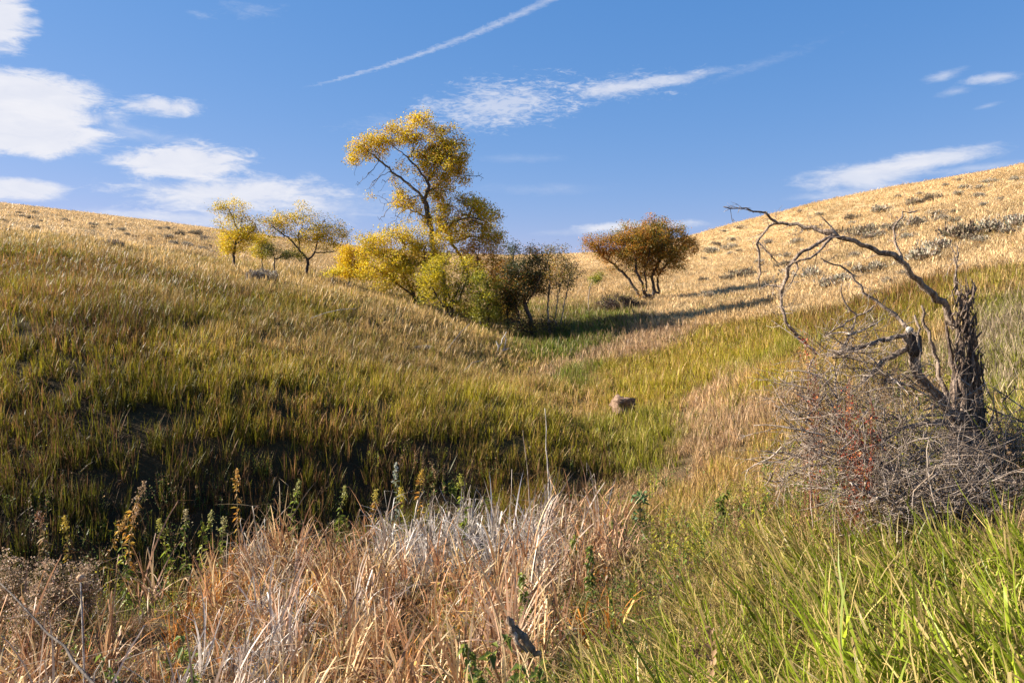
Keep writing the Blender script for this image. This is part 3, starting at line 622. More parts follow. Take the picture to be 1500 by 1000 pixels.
def colonize(pos, par, A, D, di, dk, g, iters=160, up=.08):
    pos = list(pos); par = list(par); nd = np.array(pos); d = np.linalg.norm(A[:, None] - nd[None], axis=2); near = d.argmin(1); dist = d.min(1); alive = dist > dk; used = {}
    for it in range(iters):
        m = alive & (dist < di)
        if not m.any():
            if not alive.any(): break
            m = alive & (dist < dist[alive].min() + D)
        idx = near[m]; dirs = A[m] - nd[idx]; dirs /= np.linalg.norm(dirs, axis=1, keepdims=True) + 1e-9
        u, inv = np.unique(idx, return_inverse=True); acc = np.zeros((len(u), 3)); np.add.at(acc, inv, dirs)
        acc /= np.linalg.norm(acc, axis=1, keepdims=True) + 1e-6; acc += g.normal(0, .22, acc.shape); acc[:, 2] += up; acc /= np.linalg.norm(acc, axis=1, keepdims=True)
        new = nd[u] + acc * D; ok = np.array([used.get(int(q), 0) < 4 for q in u])
        for q in u: used[int(q)] = used.get(int(q), 0) + 1
        dead = np.isin(near, u[~ok]) & m; alive[dead] = False
        new = new[ok]; uu = u[ok]
        if len(new) == 0: continue
        k0 = len(nd); nd = np.vstack([nd, new]); par += [int(q) for q in uu]
        dn = np.linalg.norm(A[:, None] - new[None], axis=2); j = dn.argmin(1); dm = dn.min(1); b = dm < dist; near[b] = j[b] + k0; dist[b] = dm[b]; alive &= dist > dk
    return nd, np.array(par)

def make_tree(name, label, cat, base, guides, blobs, D, r_base, r_tip, pal, wts, leaf, n_leaf, bark, seed, group=None, spread=None, dens=1.0, di=6, jitter=.0, crown_name='crown'):
    """base (px, Y) stands on the ground; guides are limbs drawn as (px, py, depth offset); blobs (px, py, rx, ry, depth offset, leafiness) are where the twigs reach"""
    g = np.random.default_rng(seed); Y = far(base[1]); kf = Y / base[1]; b = on(base[0], Y); b[2] -= .05
    D *= kf; r_base *= kf; r_tip *= kf; leaf *= kf * .8; spread = spread * kf if spread else None; guides = [[(p[0], p[1], p[2] * kf) for p in gl] for gl in guides]; blobs = [(*q[:4], q[4] * kf, q[5]) for q in blobs]
    root = link(name, None, label=label, cat=cat, group=group, loc=b); W = lambda px, py, dy: at(px, py, Y + dy) - b; sc_ = Y / F_PX
    pos = [np.zeros(3)]; par = [-1]; gid = [0]
    for k, gl in enumerate(guides):
        P_ = [W(*q) for q in gl]
        if k == 0: P_ = [np.zeros(3)] + P_; st = 0
        else:
            dd = np.linalg.norm(np.array(pos) - P_[0], axis=1); st = int(dd.argmin())
            if P_[0][2] < .35 * D * 3 and dd.min() > D * 1.2: st = 0; P_ = [np.array([P_[0][0], P_[0][1], 0])] + P_
            P_ = [pos[st]] + P_ if st else P_
        Q_ = bend(P_, D, D * .13, g); prev = st
        for q in Q_[1:]:
            pos.append(q); par.append(prev); gid.append(k); prev = len(pos) - 1
    A = []; LF = []
    for bl in blobs:
        px, py, rx, ry, dy, lf = bl; rx *= 1.12; ry *= 1.12; n = max(6, int(rx * ry * sc_ * sc_ * 10 * dens / (D * D * 10) * 3.2)); c = W(px, py, dy)
        u = g.normal(0, 1, (n, 3)); u /= np.linalg.norm(u, axis=1, keepdims=True); u *= g.random((n, 1)) ** .45
        A.append(c + u * np.array([rx * sc_, min(rx, ry * 1.6) * sc_ * 1.0, ry * sc_])); LF.append(np.full(n, lf))
    A = np.vstack(A); LF = np.concatenate(LF)
    keep = A[:, 2] > .12; A, LF = A[keep], LF[keep]
    nd, pr = colonize(pos, par, A, D, D * di, D * 1.3, g); n = len(nd); gid = np.array(gid + [-1] * (n - len(gid)))
    cnt = np.zeros(n); ch = [[] for _ in range(n)]
    for i in range(1, n): ch[pr[i]].append(i)
    for i in range(n - 1, -1, -1):
        if not ch[i]: cnt[i] = 1
        cnt[i] = max(cnt[i], 1)
        if pr[i] >= 0: cnt[pr[i]] += cnt[i]
    ex = math.log(r_base / r_tip) / math.log(max(cnt[0], 3)); rad = r_tip * cnt ** ex
    ng = max(1, len(guides)); sets = {k: [] for k in range(-1, ng)}; started = [0]
    stack = [(0, -1)]
    while stack:
        s, p = stack.pop(); c = [p, s] if p >= 0 else [s]; gg = gid[s]; cur = s
        while True:
            kids = sorted(ch[cur], key=lambda q: -cnt[q]); same = [q for q in kids if gid[q] == gg] if (gg >= 0) else kids[:1]
            nx = same[0] if same else (None)
            for q in kids:
                if q != nx: stack.append((q, cur))
            if nx is None: break
            c.append(nx); cur = nx
        if len(c) > 1:
            rr = rad[c].copy()
            if p >= 0: rr[0] = min(rr[0], rr[1] * 1.35)
            k = 8 if rr.max() > .06 else (5 if rr.max() > .02 else 3); sets[gg].append((nd[c], rr, k))
    for k in range(ng):
        if sets.get(k): tube_obj('trunk' if k == 0 else 'limb', sets[k], bark, root, seed + k, .10)
    if sets[-1]: tube_obj('twigs', sets[-1], bark, root, seed, 0, kind='stuff')
    m = LF > g.random(len(LF)); C_ = A[m] * 1.0
    # only where a twig really reaches
    if len(C_):
        dmin = np.array([np.min(np.linalg.norm(nd - c, axis=1)) for c in C_]); C_ = C_[dmin < D * 2.2]
        leaf_keep = fbm(C_[:, 0] * 1.3 + C_[:, 2], C_[:, 2] * 1.3 - C_[:, 1], .55, seed, 2) > .30; C_ = C_[leaf_keep]; V, T, col = leaf_cloud(C_, int(n_leaf * (1.7 if n_leaf > 30 else 3.4)), spread or D * .75, leaf, pal, wts, g, seedn=seed)
        m_ = V[:, 2] > -5; link(crown_name, mesh_np(crown_name, V, T, M_LEAF, {'col': col}), root, kind='stuff')
    return root

YEL, YEL2, GOLD, ORG, RUST, OLV, GRN, DK, BRN = (.78, .58, .02), (.68, .54, .03), (.70, .43, .025), (.60, .27, .03), (.36, .12, .03), (.34, .30, .03), (.17, .20, .025), (.06, .075, .018), (.16, .09, .035)

# ------------------------------------------------------------------ the trees of the draw
make_tree('cottonwood_tree', 'tall yellow leaved tree with bare leaning limbs standing above all others', 'tree', (655, 43.0),
    [[(648, 400, 0), (634, 360, 0), (629, 325, 0), (624, 298, 0), (612, 280, 0), (598, 270, .3), (586, 260, .4), (572, 250, .5), (560, 238, .5), (546, 226, .3), (530, 216, .2)],
     [(622, 292, 0), (628, 272, -.4), (622, 260, -.5), (612, 246, -.6), (600, 232, -.6), (586, 222, -.5), (574, 212, -.4)],
     [(627, 268, -.3), (636, 248, .3), (640, 222, .5), (646, 200, .4)],
     [(628, 280, -.2), (644, 270, .6), (652, 254, .9), (664, 238, 1.0)],
     [(672, 440, .8), (686, 400, .6), (672, 372, .4), (660, 350, .3), (652, 338, .2), (664, 325, -.4), (684, 318, -.6), (704, 322, -.8)],
     [(629, 322, 0), (614, 312, .6), (598, 306, .9), (582, 300, 1.0)],
     [(618, 286, 0), (600, 290, -.7), (586, 294, -.9)],
     [(662, 352, .3), (684, 348, .6), (706, 346, .7), (722, 350, .6)],
     [(600, 232, -.6), (606, 210, -.2), (610, 190, 0)]],
    [(518, 234, 10, 9, 0, .95), (530, 218, 16, 13, 0, .95), (548, 206, 20, 12, 0, .9), (570, 196, 20, 12, 0, .6), (592, 190, 18, 11, 0, .7), (612, 176, 17, 9, 0, 1), (620, 170, 8, 6, 0, 1), (548, 228, 16, 9, 0, .5),
     (616, 200, 14, 9, -.3, .7), (640, 202, 24, 16, 0, .8), (660, 192, 14, 12, .3, .7), (655, 222, 28, 20, 0, .9), (672, 240, 16, 20, .3, .85), (642, 240, 28, 20, -.4, .85), (612, 222, 12, 9, -.5, .7), (668, 262, 16, 16, .2, .8), (642, 262, 24, 12, .2, .7),
     (590, 290, 18, 12, 0, .8), (602, 302, 20, 12, .3, .6), (584, 246, 14, 9, 0, .4), (574, 262, 14, 8, 0, .35), (678, 214, 8, 14, 0, .5), (614, 254, 16, 12, 0, .5),
     (690, 300, 24, 14, -.5, .9), (706, 318, 24, 18, -.3, .92), (682, 334, 30, 20, .4, .85), (716, 340, 18, 17, .2, .9), (650, 315, 18, 12, -.5, .8), (728, 352, 10, 12, 0, .9), (660, 340, 24, 16, -.8, .75), (640, 336, 16, 12, 0, .6),
     (585, 204, 18, 10, .2, .6), (628, 186, 14, 9, 0, .5), (600, 204, 14, 9, 0, .6), (632, 222, 18, 12, .4, .7), (655, 282, 22, 12, .2, .5), (632, 288, 18, 12, 0, .45), (626, 240, 18, 12, 0, .6), (668, 298, 20, 12, 0, .7), (648, 300, 18, 12, .4, .6), (626, 322, 16, 12, .3, .5), (562, 216, 16, 10, .2, .6), (540, 262, 24, 14, 0, .02), (556, 282, 22, 12, 0, .02), (572, 318, 24, 14, .4, .02), (692, 258, 16, 13, .3, .03), (586, 328, 20, 10, .8, .1), (640, 280, 22, 14, 0, .15), (600, 268, 24, 14, 0, .08)],
    0.22, .17, .008, [YEL, GOLD, YEL2, OLV, ORG, BRN], [.30, .26, .18, .13, .09, .04], .125, 34, M_BARK, 31, spread=.17, dens=1.2)

make_tree('willow_shrub', 'broad bright yellow shrub spreading at the foot of the tall tree', 'shrub', (612, 41.5),
    [[(606, 430, 0), (590, 400, 0), (572, 380, 0), (555, 366, 0)], [(612, 440, .3), (620, 400, .3), (622, 372, .2)], [(604, 432, -.3), (576, 410, -.5), (548, 392, -.6)], [(616, 440, -.3), (634, 415, -.5), (640, 392, -.6)], [(594, 360, 0), (586, 345, 0), (580, 326, 0)]],
    [(552, 356, 32, 17, 0, .95), (580, 347, 32, 16, 0, .95), (612, 352, 26, 16, 0, .8), (540, 376, 22, 14, 0, .95), (575, 378, 34, 18, -.4, .75), (612, 378, 30, 18, .5, .85), (560, 400, 30, 12, -.4, .75), (600, 402, 30, 14, -.5, .7), (645, 375, 22, 14, .5, .9),
     (585, 420, 36, 14, 0, .35), (620, 432, 30, 14, 0, .3), (588, 352, 26, 20, .3, .15), (550, 398, 24, 12, -.3, .7), (572, 410, 24, 12, -.6, .5), (600, 385, 30, 14, .4, .8), (632, 358, 22, 14, .3, .8), (640, 395, 22, 14, .2, .7), (530, 392, 14, 10, 0, .7), (605, 420, 28, 12, -.4, .3)],
    .20, .10, .010, [YEL, GOLD, YEL2, OLV, GOLD, BRN], [.26, .18, .2, .18, .12, .06], .11, 17, M_BARK, 37, spread=.17, dens=.95)
make_tree('willow_shrub', 'dense yellow and olive shrub with dark bare stems below, right of the broad yellow one', 'shrub', (662, 39.5),
    [[(660, 440, 0), (652, 415, 0), (648, 395, 0)], [(664, 440, 0), (676, 410, .3), (682, 390, .4)], [(650, 450, -.3), (636, 425, -.5), (628, 405, -.6)]],
    [(652, 385, 28, 14, 0, .95), (682, 395, 20, 16, 0, .85), (636, 400, 22, 14, -.4, .8), (662, 412, 28, 14, -.3, .7), (690, 420, 14, 14, 0, .6), (648, 432, 34, 16, 0, .3), (672, 446, 28, 14, 0, .3), (630, 436, 20, 12, -.3, .3), (695, 455, 18, 12, 0, .4), (668, 456, 20, 10, 0, .2), (640, 418, 24, 14, 0, .5), (700, 400, 14, 14, .3, .6), (620, 412, 18, 12, 0, .5)],
    .20, .09, .010, [YEL2, YEL, OLV, OLV, GRN, BRN], [.2, .2, .26, .14, .10, .10], .11, 17, M_DARKBARK, 41, spread=.17, dens=1.0)
make_tree('autumn_shrub', 'tall shrub with orange and gold leaves right of the tall tree trunk', 'shrub', (705, 42.5),
    [[(702, 440, 0), (698, 410, 0), (700, 380, 0)], [(708, 440, 0), (720, 405, .3), (724, 375, .3)]],
    [(700, 362, 26, 14, 0, .8), (722, 368, 18, 18, 0, .85), (728, 395, 15, 18, .2, .8), (700, 388, 24, 14, .3, .7), (735, 420, 12, 18, .2, .6), (745, 440, 10, 18, .2, .5), (735, 388, 14, 12, 0, .6), (712, 410, 20, 14, .3, .5), (740, 458, 12, 14, .2, .45), (688, 372, 20, 12, 0, .7), (752, 420, 10, 18, .4, .5)],
    .20, .09, .010, [ORG, GOLD, GOLD, OLV, RUST, BRN], [.28, .28, .14, .12, .08, .10], .11, 14, M_DARKBARK, 43, spread=.17)
make_tree('green_shrub', 'yellow green upright shrub at the lower end of the tree line', 'shrub', (716, 38.2),
    [[(716, 460, 0), (714, 430, 0), (712, 405, 0)], [(718, 462, 0), (726, 436, .2), (728, 420, .2)]],
    [(705, 408, 16, 12, 0, .9), (718, 425, 18, 16, 0, .9), (710, 445, 17, 14, 0, .85), (724, 456, 12, 14, 0, .85), (730, 470, 10, 9, .2, .6), (700, 432, 12, 14, 0, .6), (700, 462, 12, 10, 0, .6), (742, 478, 10, 8, .2, .5), (716, 478, 10, 8, 0, .5)],
    .17, .06, .008, [OLV, (.28, .28, .03), GRN, YEL2, BRN], [.38, .2, .14, .13, .15], .10, 17, M_DARKBARK, 47, spread=.14)
make_tree('hawthorn_tree', 'small tree, leaves coloured dark as if shaded, with black leaning trunks beside the shaded grass', 'tree', (780, 38.5),
    [[(777, 468, 0), (770, 446, 0), (764, 425, 0), (760, 400, 0)], [(784, 478, .2), (774, 458, .4), (770, 440, .4), (778, 415, .4)], [(770, 446, 0), (784, 425, -.2), (792, 400, -.2)], [(768, 486, -.5), (762, 466, -.5), (756, 448, -.5)], [(758, 482, .3), (760, 455, .3)]],
    [(770, 398, 24, 22, 0, .9), (762, 428, 24, 14, 0, .9), (792, 384, 15, 16, 0, .8), (750, 398, 16, 20, .2, .85), (785, 415, 14, 16, .3, .8), (751, 364, 11, 9, 0, .65), (774, 372, 16, 10, 0, .6), (745, 430, 14, 16, .2, .75), (796, 366, 9, 8, 0, .5), (770, 412, 28, 22, .4, .8), (756, 446, 16, 10, .3, .6), (782, 360, 8, 6, 0, .4), (742, 455, 10, 12, .3, .5), (760, 462, 18, 9, .3, .35), (776, 474, 20, 8, .4, .25), (800, 478, 16, 6, .5, .2), (795, 430, 10, 10, .3, .5)],
    .17, .11, .009, [DK, (.05, .05, .016), BRN, ORG, GRN], [.38, .26, .20, .08, .08], .095, 20, M_DARKBARK, 53, spread=.17, dens=1.1)  # shade of the taller tree put into these dark leaf colours
make_tree('autumn_shrub', 'brown and dull orange twiggy shrub between the green shrub and the dark tree', 'shrub', (744, 40.5),
    [[(744, 470, 0), (742, 440, 0), (740, 410, 0)], [(750, 475, .2), (752, 445, .2)], [(736, 472, -.2), (732, 450, -.2)]],
    [(738, 405, 14, 20, 0, .6), (742, 435, 16, 18, 0, .6), (735, 460, 14, 14, 0, .4), (752, 455, 10, 16, 0, .35), (746, 380, 12, 12, 0, .5), (730, 430, 12, 18, 0, .6)],
    .15, .06, .009, [BRN, ORG, (.28, .16, .04), OLV, RUST], [.34, .2, .2, .14, .12], .09, 14, M_DARKBARK, 57, spread=.15)
make_tree('low_shrub', 'dark brown undergrowth added as shade beneath the trunks of the dark small tree', 'shrub', (790, 37.8),
    [[(790, 486, 0), (790, 478, 0)], [(770, 486, 0), (766, 476, 0)], [(812, 484, 0), (814, 474, 0)]], [(768, 478, 20, 9, 0, .6), (792, 480, 22, 9, 0, .6), (816, 476, 18, 9, .2, .6), (748, 476, 14, 10, 0, .6), (802, 468, 16, 8, .4, .4)],
    .13, .03, .008, [DK, (.07, .05, .025), BRN, OLV], [.35, .35, .2, .1], .09, 9, M_DARKBARK, 58, spread=.14)  # dark shrub added where shade lies under the tree
make_tree('hawthorn_tree', 'thin grey branched small tree with sparse brown leaves right of the dark one', 'tree', (806, 39.6),
    [[(802, 465, 0), (803, 440, 0), (806, 415, 0)], [(812, 470, .2), (816, 445, .2), (820, 420, .2)], [(820, 480, .3), (826, 448, .3), (832, 420, .3)]],
    [(814, 380, 18, 16, 0, .6), (824, 398, 20, 16, 0, .7), (806, 405, 16, 16, .2, .6), (820, 420, 20, 12, 0, .5), (836, 386, 12, 14, 0, .4), (818, 368, 12, 9, 0, .5), (848, 395, 14, 16, .3, .04), (808, 430, 12, 8, 0, .3), (796, 396, 12, 18, .2, .6), (800, 372, 10, 9, 0, .5), (828, 408, 18, 14, 0, .5)],
    .17, .07, .008, [(.10, .09, .035), OLV, BRN, ORG, GOLD], [.4, .2, .22, .1, .08], .09, 12, M_GREY, 59, spread=.15)
make_tree('hawthorn_tree', 'wide crowned rusty orange tree with forked trunks alone on the right slope', 'tree', (955, 50.0),
    [[(957, 418, 0), (955, 405, 0), (962, 390, 0), (972, 372, 0)], [(966, 430, .3), (962, 412, .5), (968, 396, .8), (984, 380, 1.0)], [(944, 430, -.3), (940, 412, -.6), (932, 396, -.8), (930, 375, -.8)],
     [(938, 436, .4), (926, 414, .6), (910, 396, .8), (892, 382, 1.0), (878, 372, 1.0)], [(948, 425, -.2), (944, 400, -.6), (950, 380, -.8)]],
    [(868, 358, 17, 13, 0, .8), (885, 358, 17, 14, .5, .85), (905, 350, 22, 13, 0, .85), (930, 346, 25, 17, 0, .9), (957, 328, 19, 12, 0, .95), (948, 350, 28, 20, -.6, .9), (975, 345, 26, 20, 0, .95), (1000, 362, 22, 16, 0, .95), (965, 370, 32, 14, .5, .85), (935, 374, 30, 12, .6, .8), (985, 380, 22, 9, .3, .6), (900, 376, 24, 9, .4, .5), (950, 392, 22, 9, 0, .5), (910, 395, 18, 10, .4, .1), (925, 362, 34, 16, -.5, .85), (960, 350, 34, 22, .6, .9), (985, 362, 30, 18, -.4, .9), (940, 385, 26, 10, -.5, .6), (890, 370, 16, 10, 0, .7), (915, 335, 12, 8, 0, .7), (932, 425, 14, 10, -.4, .12), (955, 405, 14, 12, .3, .15), (952, 398, 28, 8, .2, .5), (988, 390, 18, 9, 0, .7), (905, 385, 22, 8, .2, .5)],
    .22, .18, .011, [RUST, ORG, (.34, .20, .03), (.24, .22, .03), (.14, .15, .025), BRN], [.14, .26, .22, .20, .10, .08], .115, 19, M_DARKBARK, 61, spread=.17, dens=1.1)
make_tree('sapling', 'small green leaved sapling branch beside the wide rusty tree', 'sapling', (862, 47.0),
    [[(862, 432, 0), (866, 415, 0), (872, 408, 0)]], [(874, 408, 10, 6, 0, .9), (864, 422, 7, 7, 0, .8), (880, 402, 6, 4, 0, .8)],
    .14, .03, .007, [OLV, GRN, (.30, .33, .05)], [.4, .3, .3], .11, 12, M_GREY, 67, spread=.12)
make_tree('bare_bush', 'tangled leafless purple brown bush under the wide rusty tree', 'bush', (903, 47.0),
    [[(902, 455, 0), (900, 448, 0)], [(906, 455, 0), (914, 445, .3)]], [(898, 446, 24, 14, 0, .3), (912, 444, 22, 12, .3, .3), (905, 454, 26, 10, -.3, .3), (930, 446, 18, 8, .2, .3)],
    .11, .04, .013, [(.09, .05, .04), (.06, .045, .03)], [.5, .5], .08, 6, M_DARKBARK, 71, dens=3.2)
make_tree('willow_tree', 'small yellow leaved tree farthest left on the golden hillside', 'tree', (342, 45.0),
    [[(343, 370, 0), (345, 355, 0), (352, 338, 0), (354, 322, 0)], [(345, 360, 0), (334, 345, .2), (322, 334, .3)], [(346, 358, 0), (362, 345, -.2), (374, 335, -.2)], [(350, 340, 0), (342, 322, .1), (336, 308, .1)]],
    [(338, 300, 18, 9, 0, .7), (320, 306, 11, 10, 0, .6), (350, 300, 12, 8, 0, .4), (348, 318, 16, 10, 0, .6), (358, 332, 18, 12, 0, .9), (345, 342, 22, 10, .3, .85), (332, 355, 14, 9, 0, .9), (334, 368, 11, 7, -.2, .9), (372, 330, 14, 14, 0, .35), (322, 334, 14, 12, 0, .1), (360, 350, 12, 8, 0, .7), (345, 350, 22, 14, .2, .8), (335, 322, 16, 12, .2, .6), (364, 342, 18, 12, -.2, .7), (340, 366, 18, 9, .2, .7)],
    .17, .075, .007, [YEL, GOLD, YEL2, OLV, OLV], [.3, .2, .22, .18, .10], .10, 11, M_DARKBARK, 73, spread=.14)
make_tree('willow_tree', 'leaning small tree with thin yellow leaves and a dark slanting trunk, second from the left', 'tree', (446, 46.5),
    [[(452, 382, 0), (440, 368, 0), (424, 350, 0), (408, 338, 0), (396, 330, 0)], [(452, 380, 0), (462, 370, .3), (465, 352, .3), (468, 335, .3)], [(462, 370, .3), (478, 370, .5), (492, 368, .6)], [(440, 366, 0), (436, 345, -.3), (444, 328, -.3), (444, 312, -.3)]],
    [(398, 326, 15, 9, 0, .8), (412, 316, 15, 8, 0, .75), (432, 318, 16, 8, 0, .85), (443, 305, 9, 9, 0, .6), (422, 330, 16, 8, 0, .5), (468, 340, 18, 13, 0, .75), (488, 334, 16, 11, 0, .6), (504, 342, 9, 10, 0, .65), (476, 322, 16, 8, 0, .25), (455, 350, 18, 9, .4, .55), (494, 352, 18, 8, .4, .5), (442, 345, 16, 9, 0, .3), (490, 368, 14, 6, .5, .02), (394, 340, 8, 10, 0, .7), (410, 334, 20, 12, .3, .6), (452, 336, 24, 14, -.2, .6), (482, 348, 22, 12, .3, .6), (426, 346, 18, 10, .2, .5), (440, 368, 20, 9, .5, .45), (478, 360, 20, 8, .2, .3), (455, 320, 18, 10, 0, .45)],
    .17, .085, .007, [YEL, GOLD, OLV, (.13, .14, .04), ORG], [.27, .22, .22, .20, .09], .10, 11, M_DARKBARK, 79, spread=.14)
make_tree('low_shrub', 'dark olive low shrub between the two small yellow trees', 'shrub', (402, 46.0),
    [[(402, 378, 0), (398, 366, 0)], [(406, 380, 0), (416, 372, .2)]], [(396, 366, 11, 11, 0, .85), (410, 374, 14, 8, 0, .85), (424, 372, 14, 9, .4, .8), (436, 376, 12, 7, .4, .7)],
    .14, .04, .007, [OLV, DK, (.12, .12, .03), BRN], [.3, .3, .28, .12], .09, 11, M_DARKBARK, 83, spread=.13)
make_tree('low_shrub', 'golden yellow low shrub behind the trunk of the farthest left tree', 'shrub', (384, 50.0),
    [[(384, 370, 0), (384, 360, 0)]], [(380, 352, 10, 11, 0, .9), (390, 362, 9, 9, 0, .85), (374, 366, 9, 7, 0, .8), (384, 374, 12, 6, 0, .8)],
    .14, .04, .007, [GOLD, YEL2, OLV], [.5, .3, .2], .10, 13, M_DARKBARK, 89, spread=.13)
make_tree('low_shrub', 'orange yellow low shrub at the left end of the broad yellow one', 'shrub', (512, 42.5),
    [[(512, 395, 0), (512, 382, 0)]], [(510, 370, 14, 11, 0, .95), (522, 384, 14, 10, 0, .9), (505, 384, 10, 8, 0, .8), (528, 372, 10, 9, 0, .9), (515, 396, 18, 8, 0, .85), (508, 402, 14, 6, -.3, .8), (530, 400, 14, 8, .2, .8), (498, 392, 8, 6, 0, .7)],
    .15, .05, .007, [YEL, GOLD, ORG, OLV], [.4, .35, .15, .1], .11, 15, M_DARKBARK, 97, spread=.14)
make_tree('low_shrub', 'low bright yellow sprout standing in the pale grass of the crest', 'shrub', (488, 39.5),
    [[(488, 404, 0), (490, 398, 0)]], [(484, 400, 10, 4, 0, .9), (497, 397, 9, 5, 0, .9)],
    .12, .02, .006, [YEL, (.6, .5, .04), YEL2], [.4, .3, .3], .10, 9, M_BARK, 101, spread=.10)

# ------------------------------------------------------------------ sagebrush and other bushes, each its own thing
def sage_mesh(seed, n=420, grey=(.30, .28, .21), tall=.75, loose=.25):
    g = np.random.default_rng(seed); nl = 9; lob = g.normal(0, .36, (nl, 2)); k = g.integers(0, nl, n)
    el = np.arcsin(g.random(n) ** .7); az = g.uniform(0, 6.283, n); d = np.stack([np.cos(el) * np.cos(az), np.cos(el) * np.sin(az), np.sin(el)], -1)
    rl = g.uniform(.30, .55, nl)[k]; c = np.c_[lob[k], np.zeros(n)] + d * rl[:, None] * g.uniform(.6, 1.1, (n, 1)) * np.array([1, 1, 1.25])
    c[:, 2] = np.abs(c[:, 2]) * tall; dr = d + g.normal(0, loose, (n, 3)) + np.array([0, 0, .6]); dr /= np.linalg.norm(dr, axis=1, keepdims=True)
    L = g.uniform(.10, .24, n)[:, None]; s = np.cross(dr, g.normal(0, 1, (n, 3))); s /= np.linalg.norm(s, axis=1, keepdims=True); w = g.uniform(.022, .05, n)[:, None]
    V = np.stack([c - dr * L * .5 - s * w * .5, c - s * w, c + dr * L * .5, c + s * w], 1).reshape(-1, 3); o = np.arange(n)[:, None] * 4; T = np.concatenate([o + [[0, 1, 2]], o + [[0, 2, 3]]])
    col = np.array(grey) * g.uniform(.55, 1.35, (n, 1)) * (1 + g.normal(0, .05, (n, 3))); br = g.random(n) < .15; col[br] = np.array([.16, .11, .08])
    ch = []
    for j in range(16):
        e = c[g.integers(0, n)]; ch.append((np.array([[0, 0, -.05], e * .5 + g.normal(0, .04, 3), e]), np.array([.022, .013, .006]), 3))
    v2, q2, t2 = tubes(ch)
    return (mesh_np('sagebrush', v2, [q2, t2], M_DARKBARK, smooth=True), mesh_np('foliage', V, T, M_SAGE, {'col': np.repeat(np.c_[col, np.ones(n)], 4, 0)}))
SAGE = [sage_mesh(s, 460, gr) for s, gr in ((1, (.38, .33, .235)), (2, (.33, .28, .20)), (3, (.42, .36, .26)), (4, (.25, .20, .13)))]
SAGE_FINE = [sage_mesh(9, 1500, (.42, .35, .26), .8, .3), sage_mesh(10, 1500, (.42, .32, .21), .8, .3)]
def sage(px, py, w, label, var=0, group=None, name='sagebrush', fine=False, cat='sagebrush', sz=None):
    p = hit(px, py, .15); s = w * np.hypot(p[0], p[1]) / F_PX / 1.35
    st, fo = (SAGE_FINE if fine else SAGE)[var]; o = link(name, None, label=label, cat=cat, group=group, loc=p); o.rotation_euler = (0, 0, px * 1.7 % 6.28); o.scale = (s, s, s * (sz or 1.15)); o.location.z += .1; link('stems', st, o, kind='stuff'); link('foliage', fo, o, kind='stuff'); return o
GR_R, GR_L = 'sagebrush on the right hillside', 'sagebrush on the left hillside'
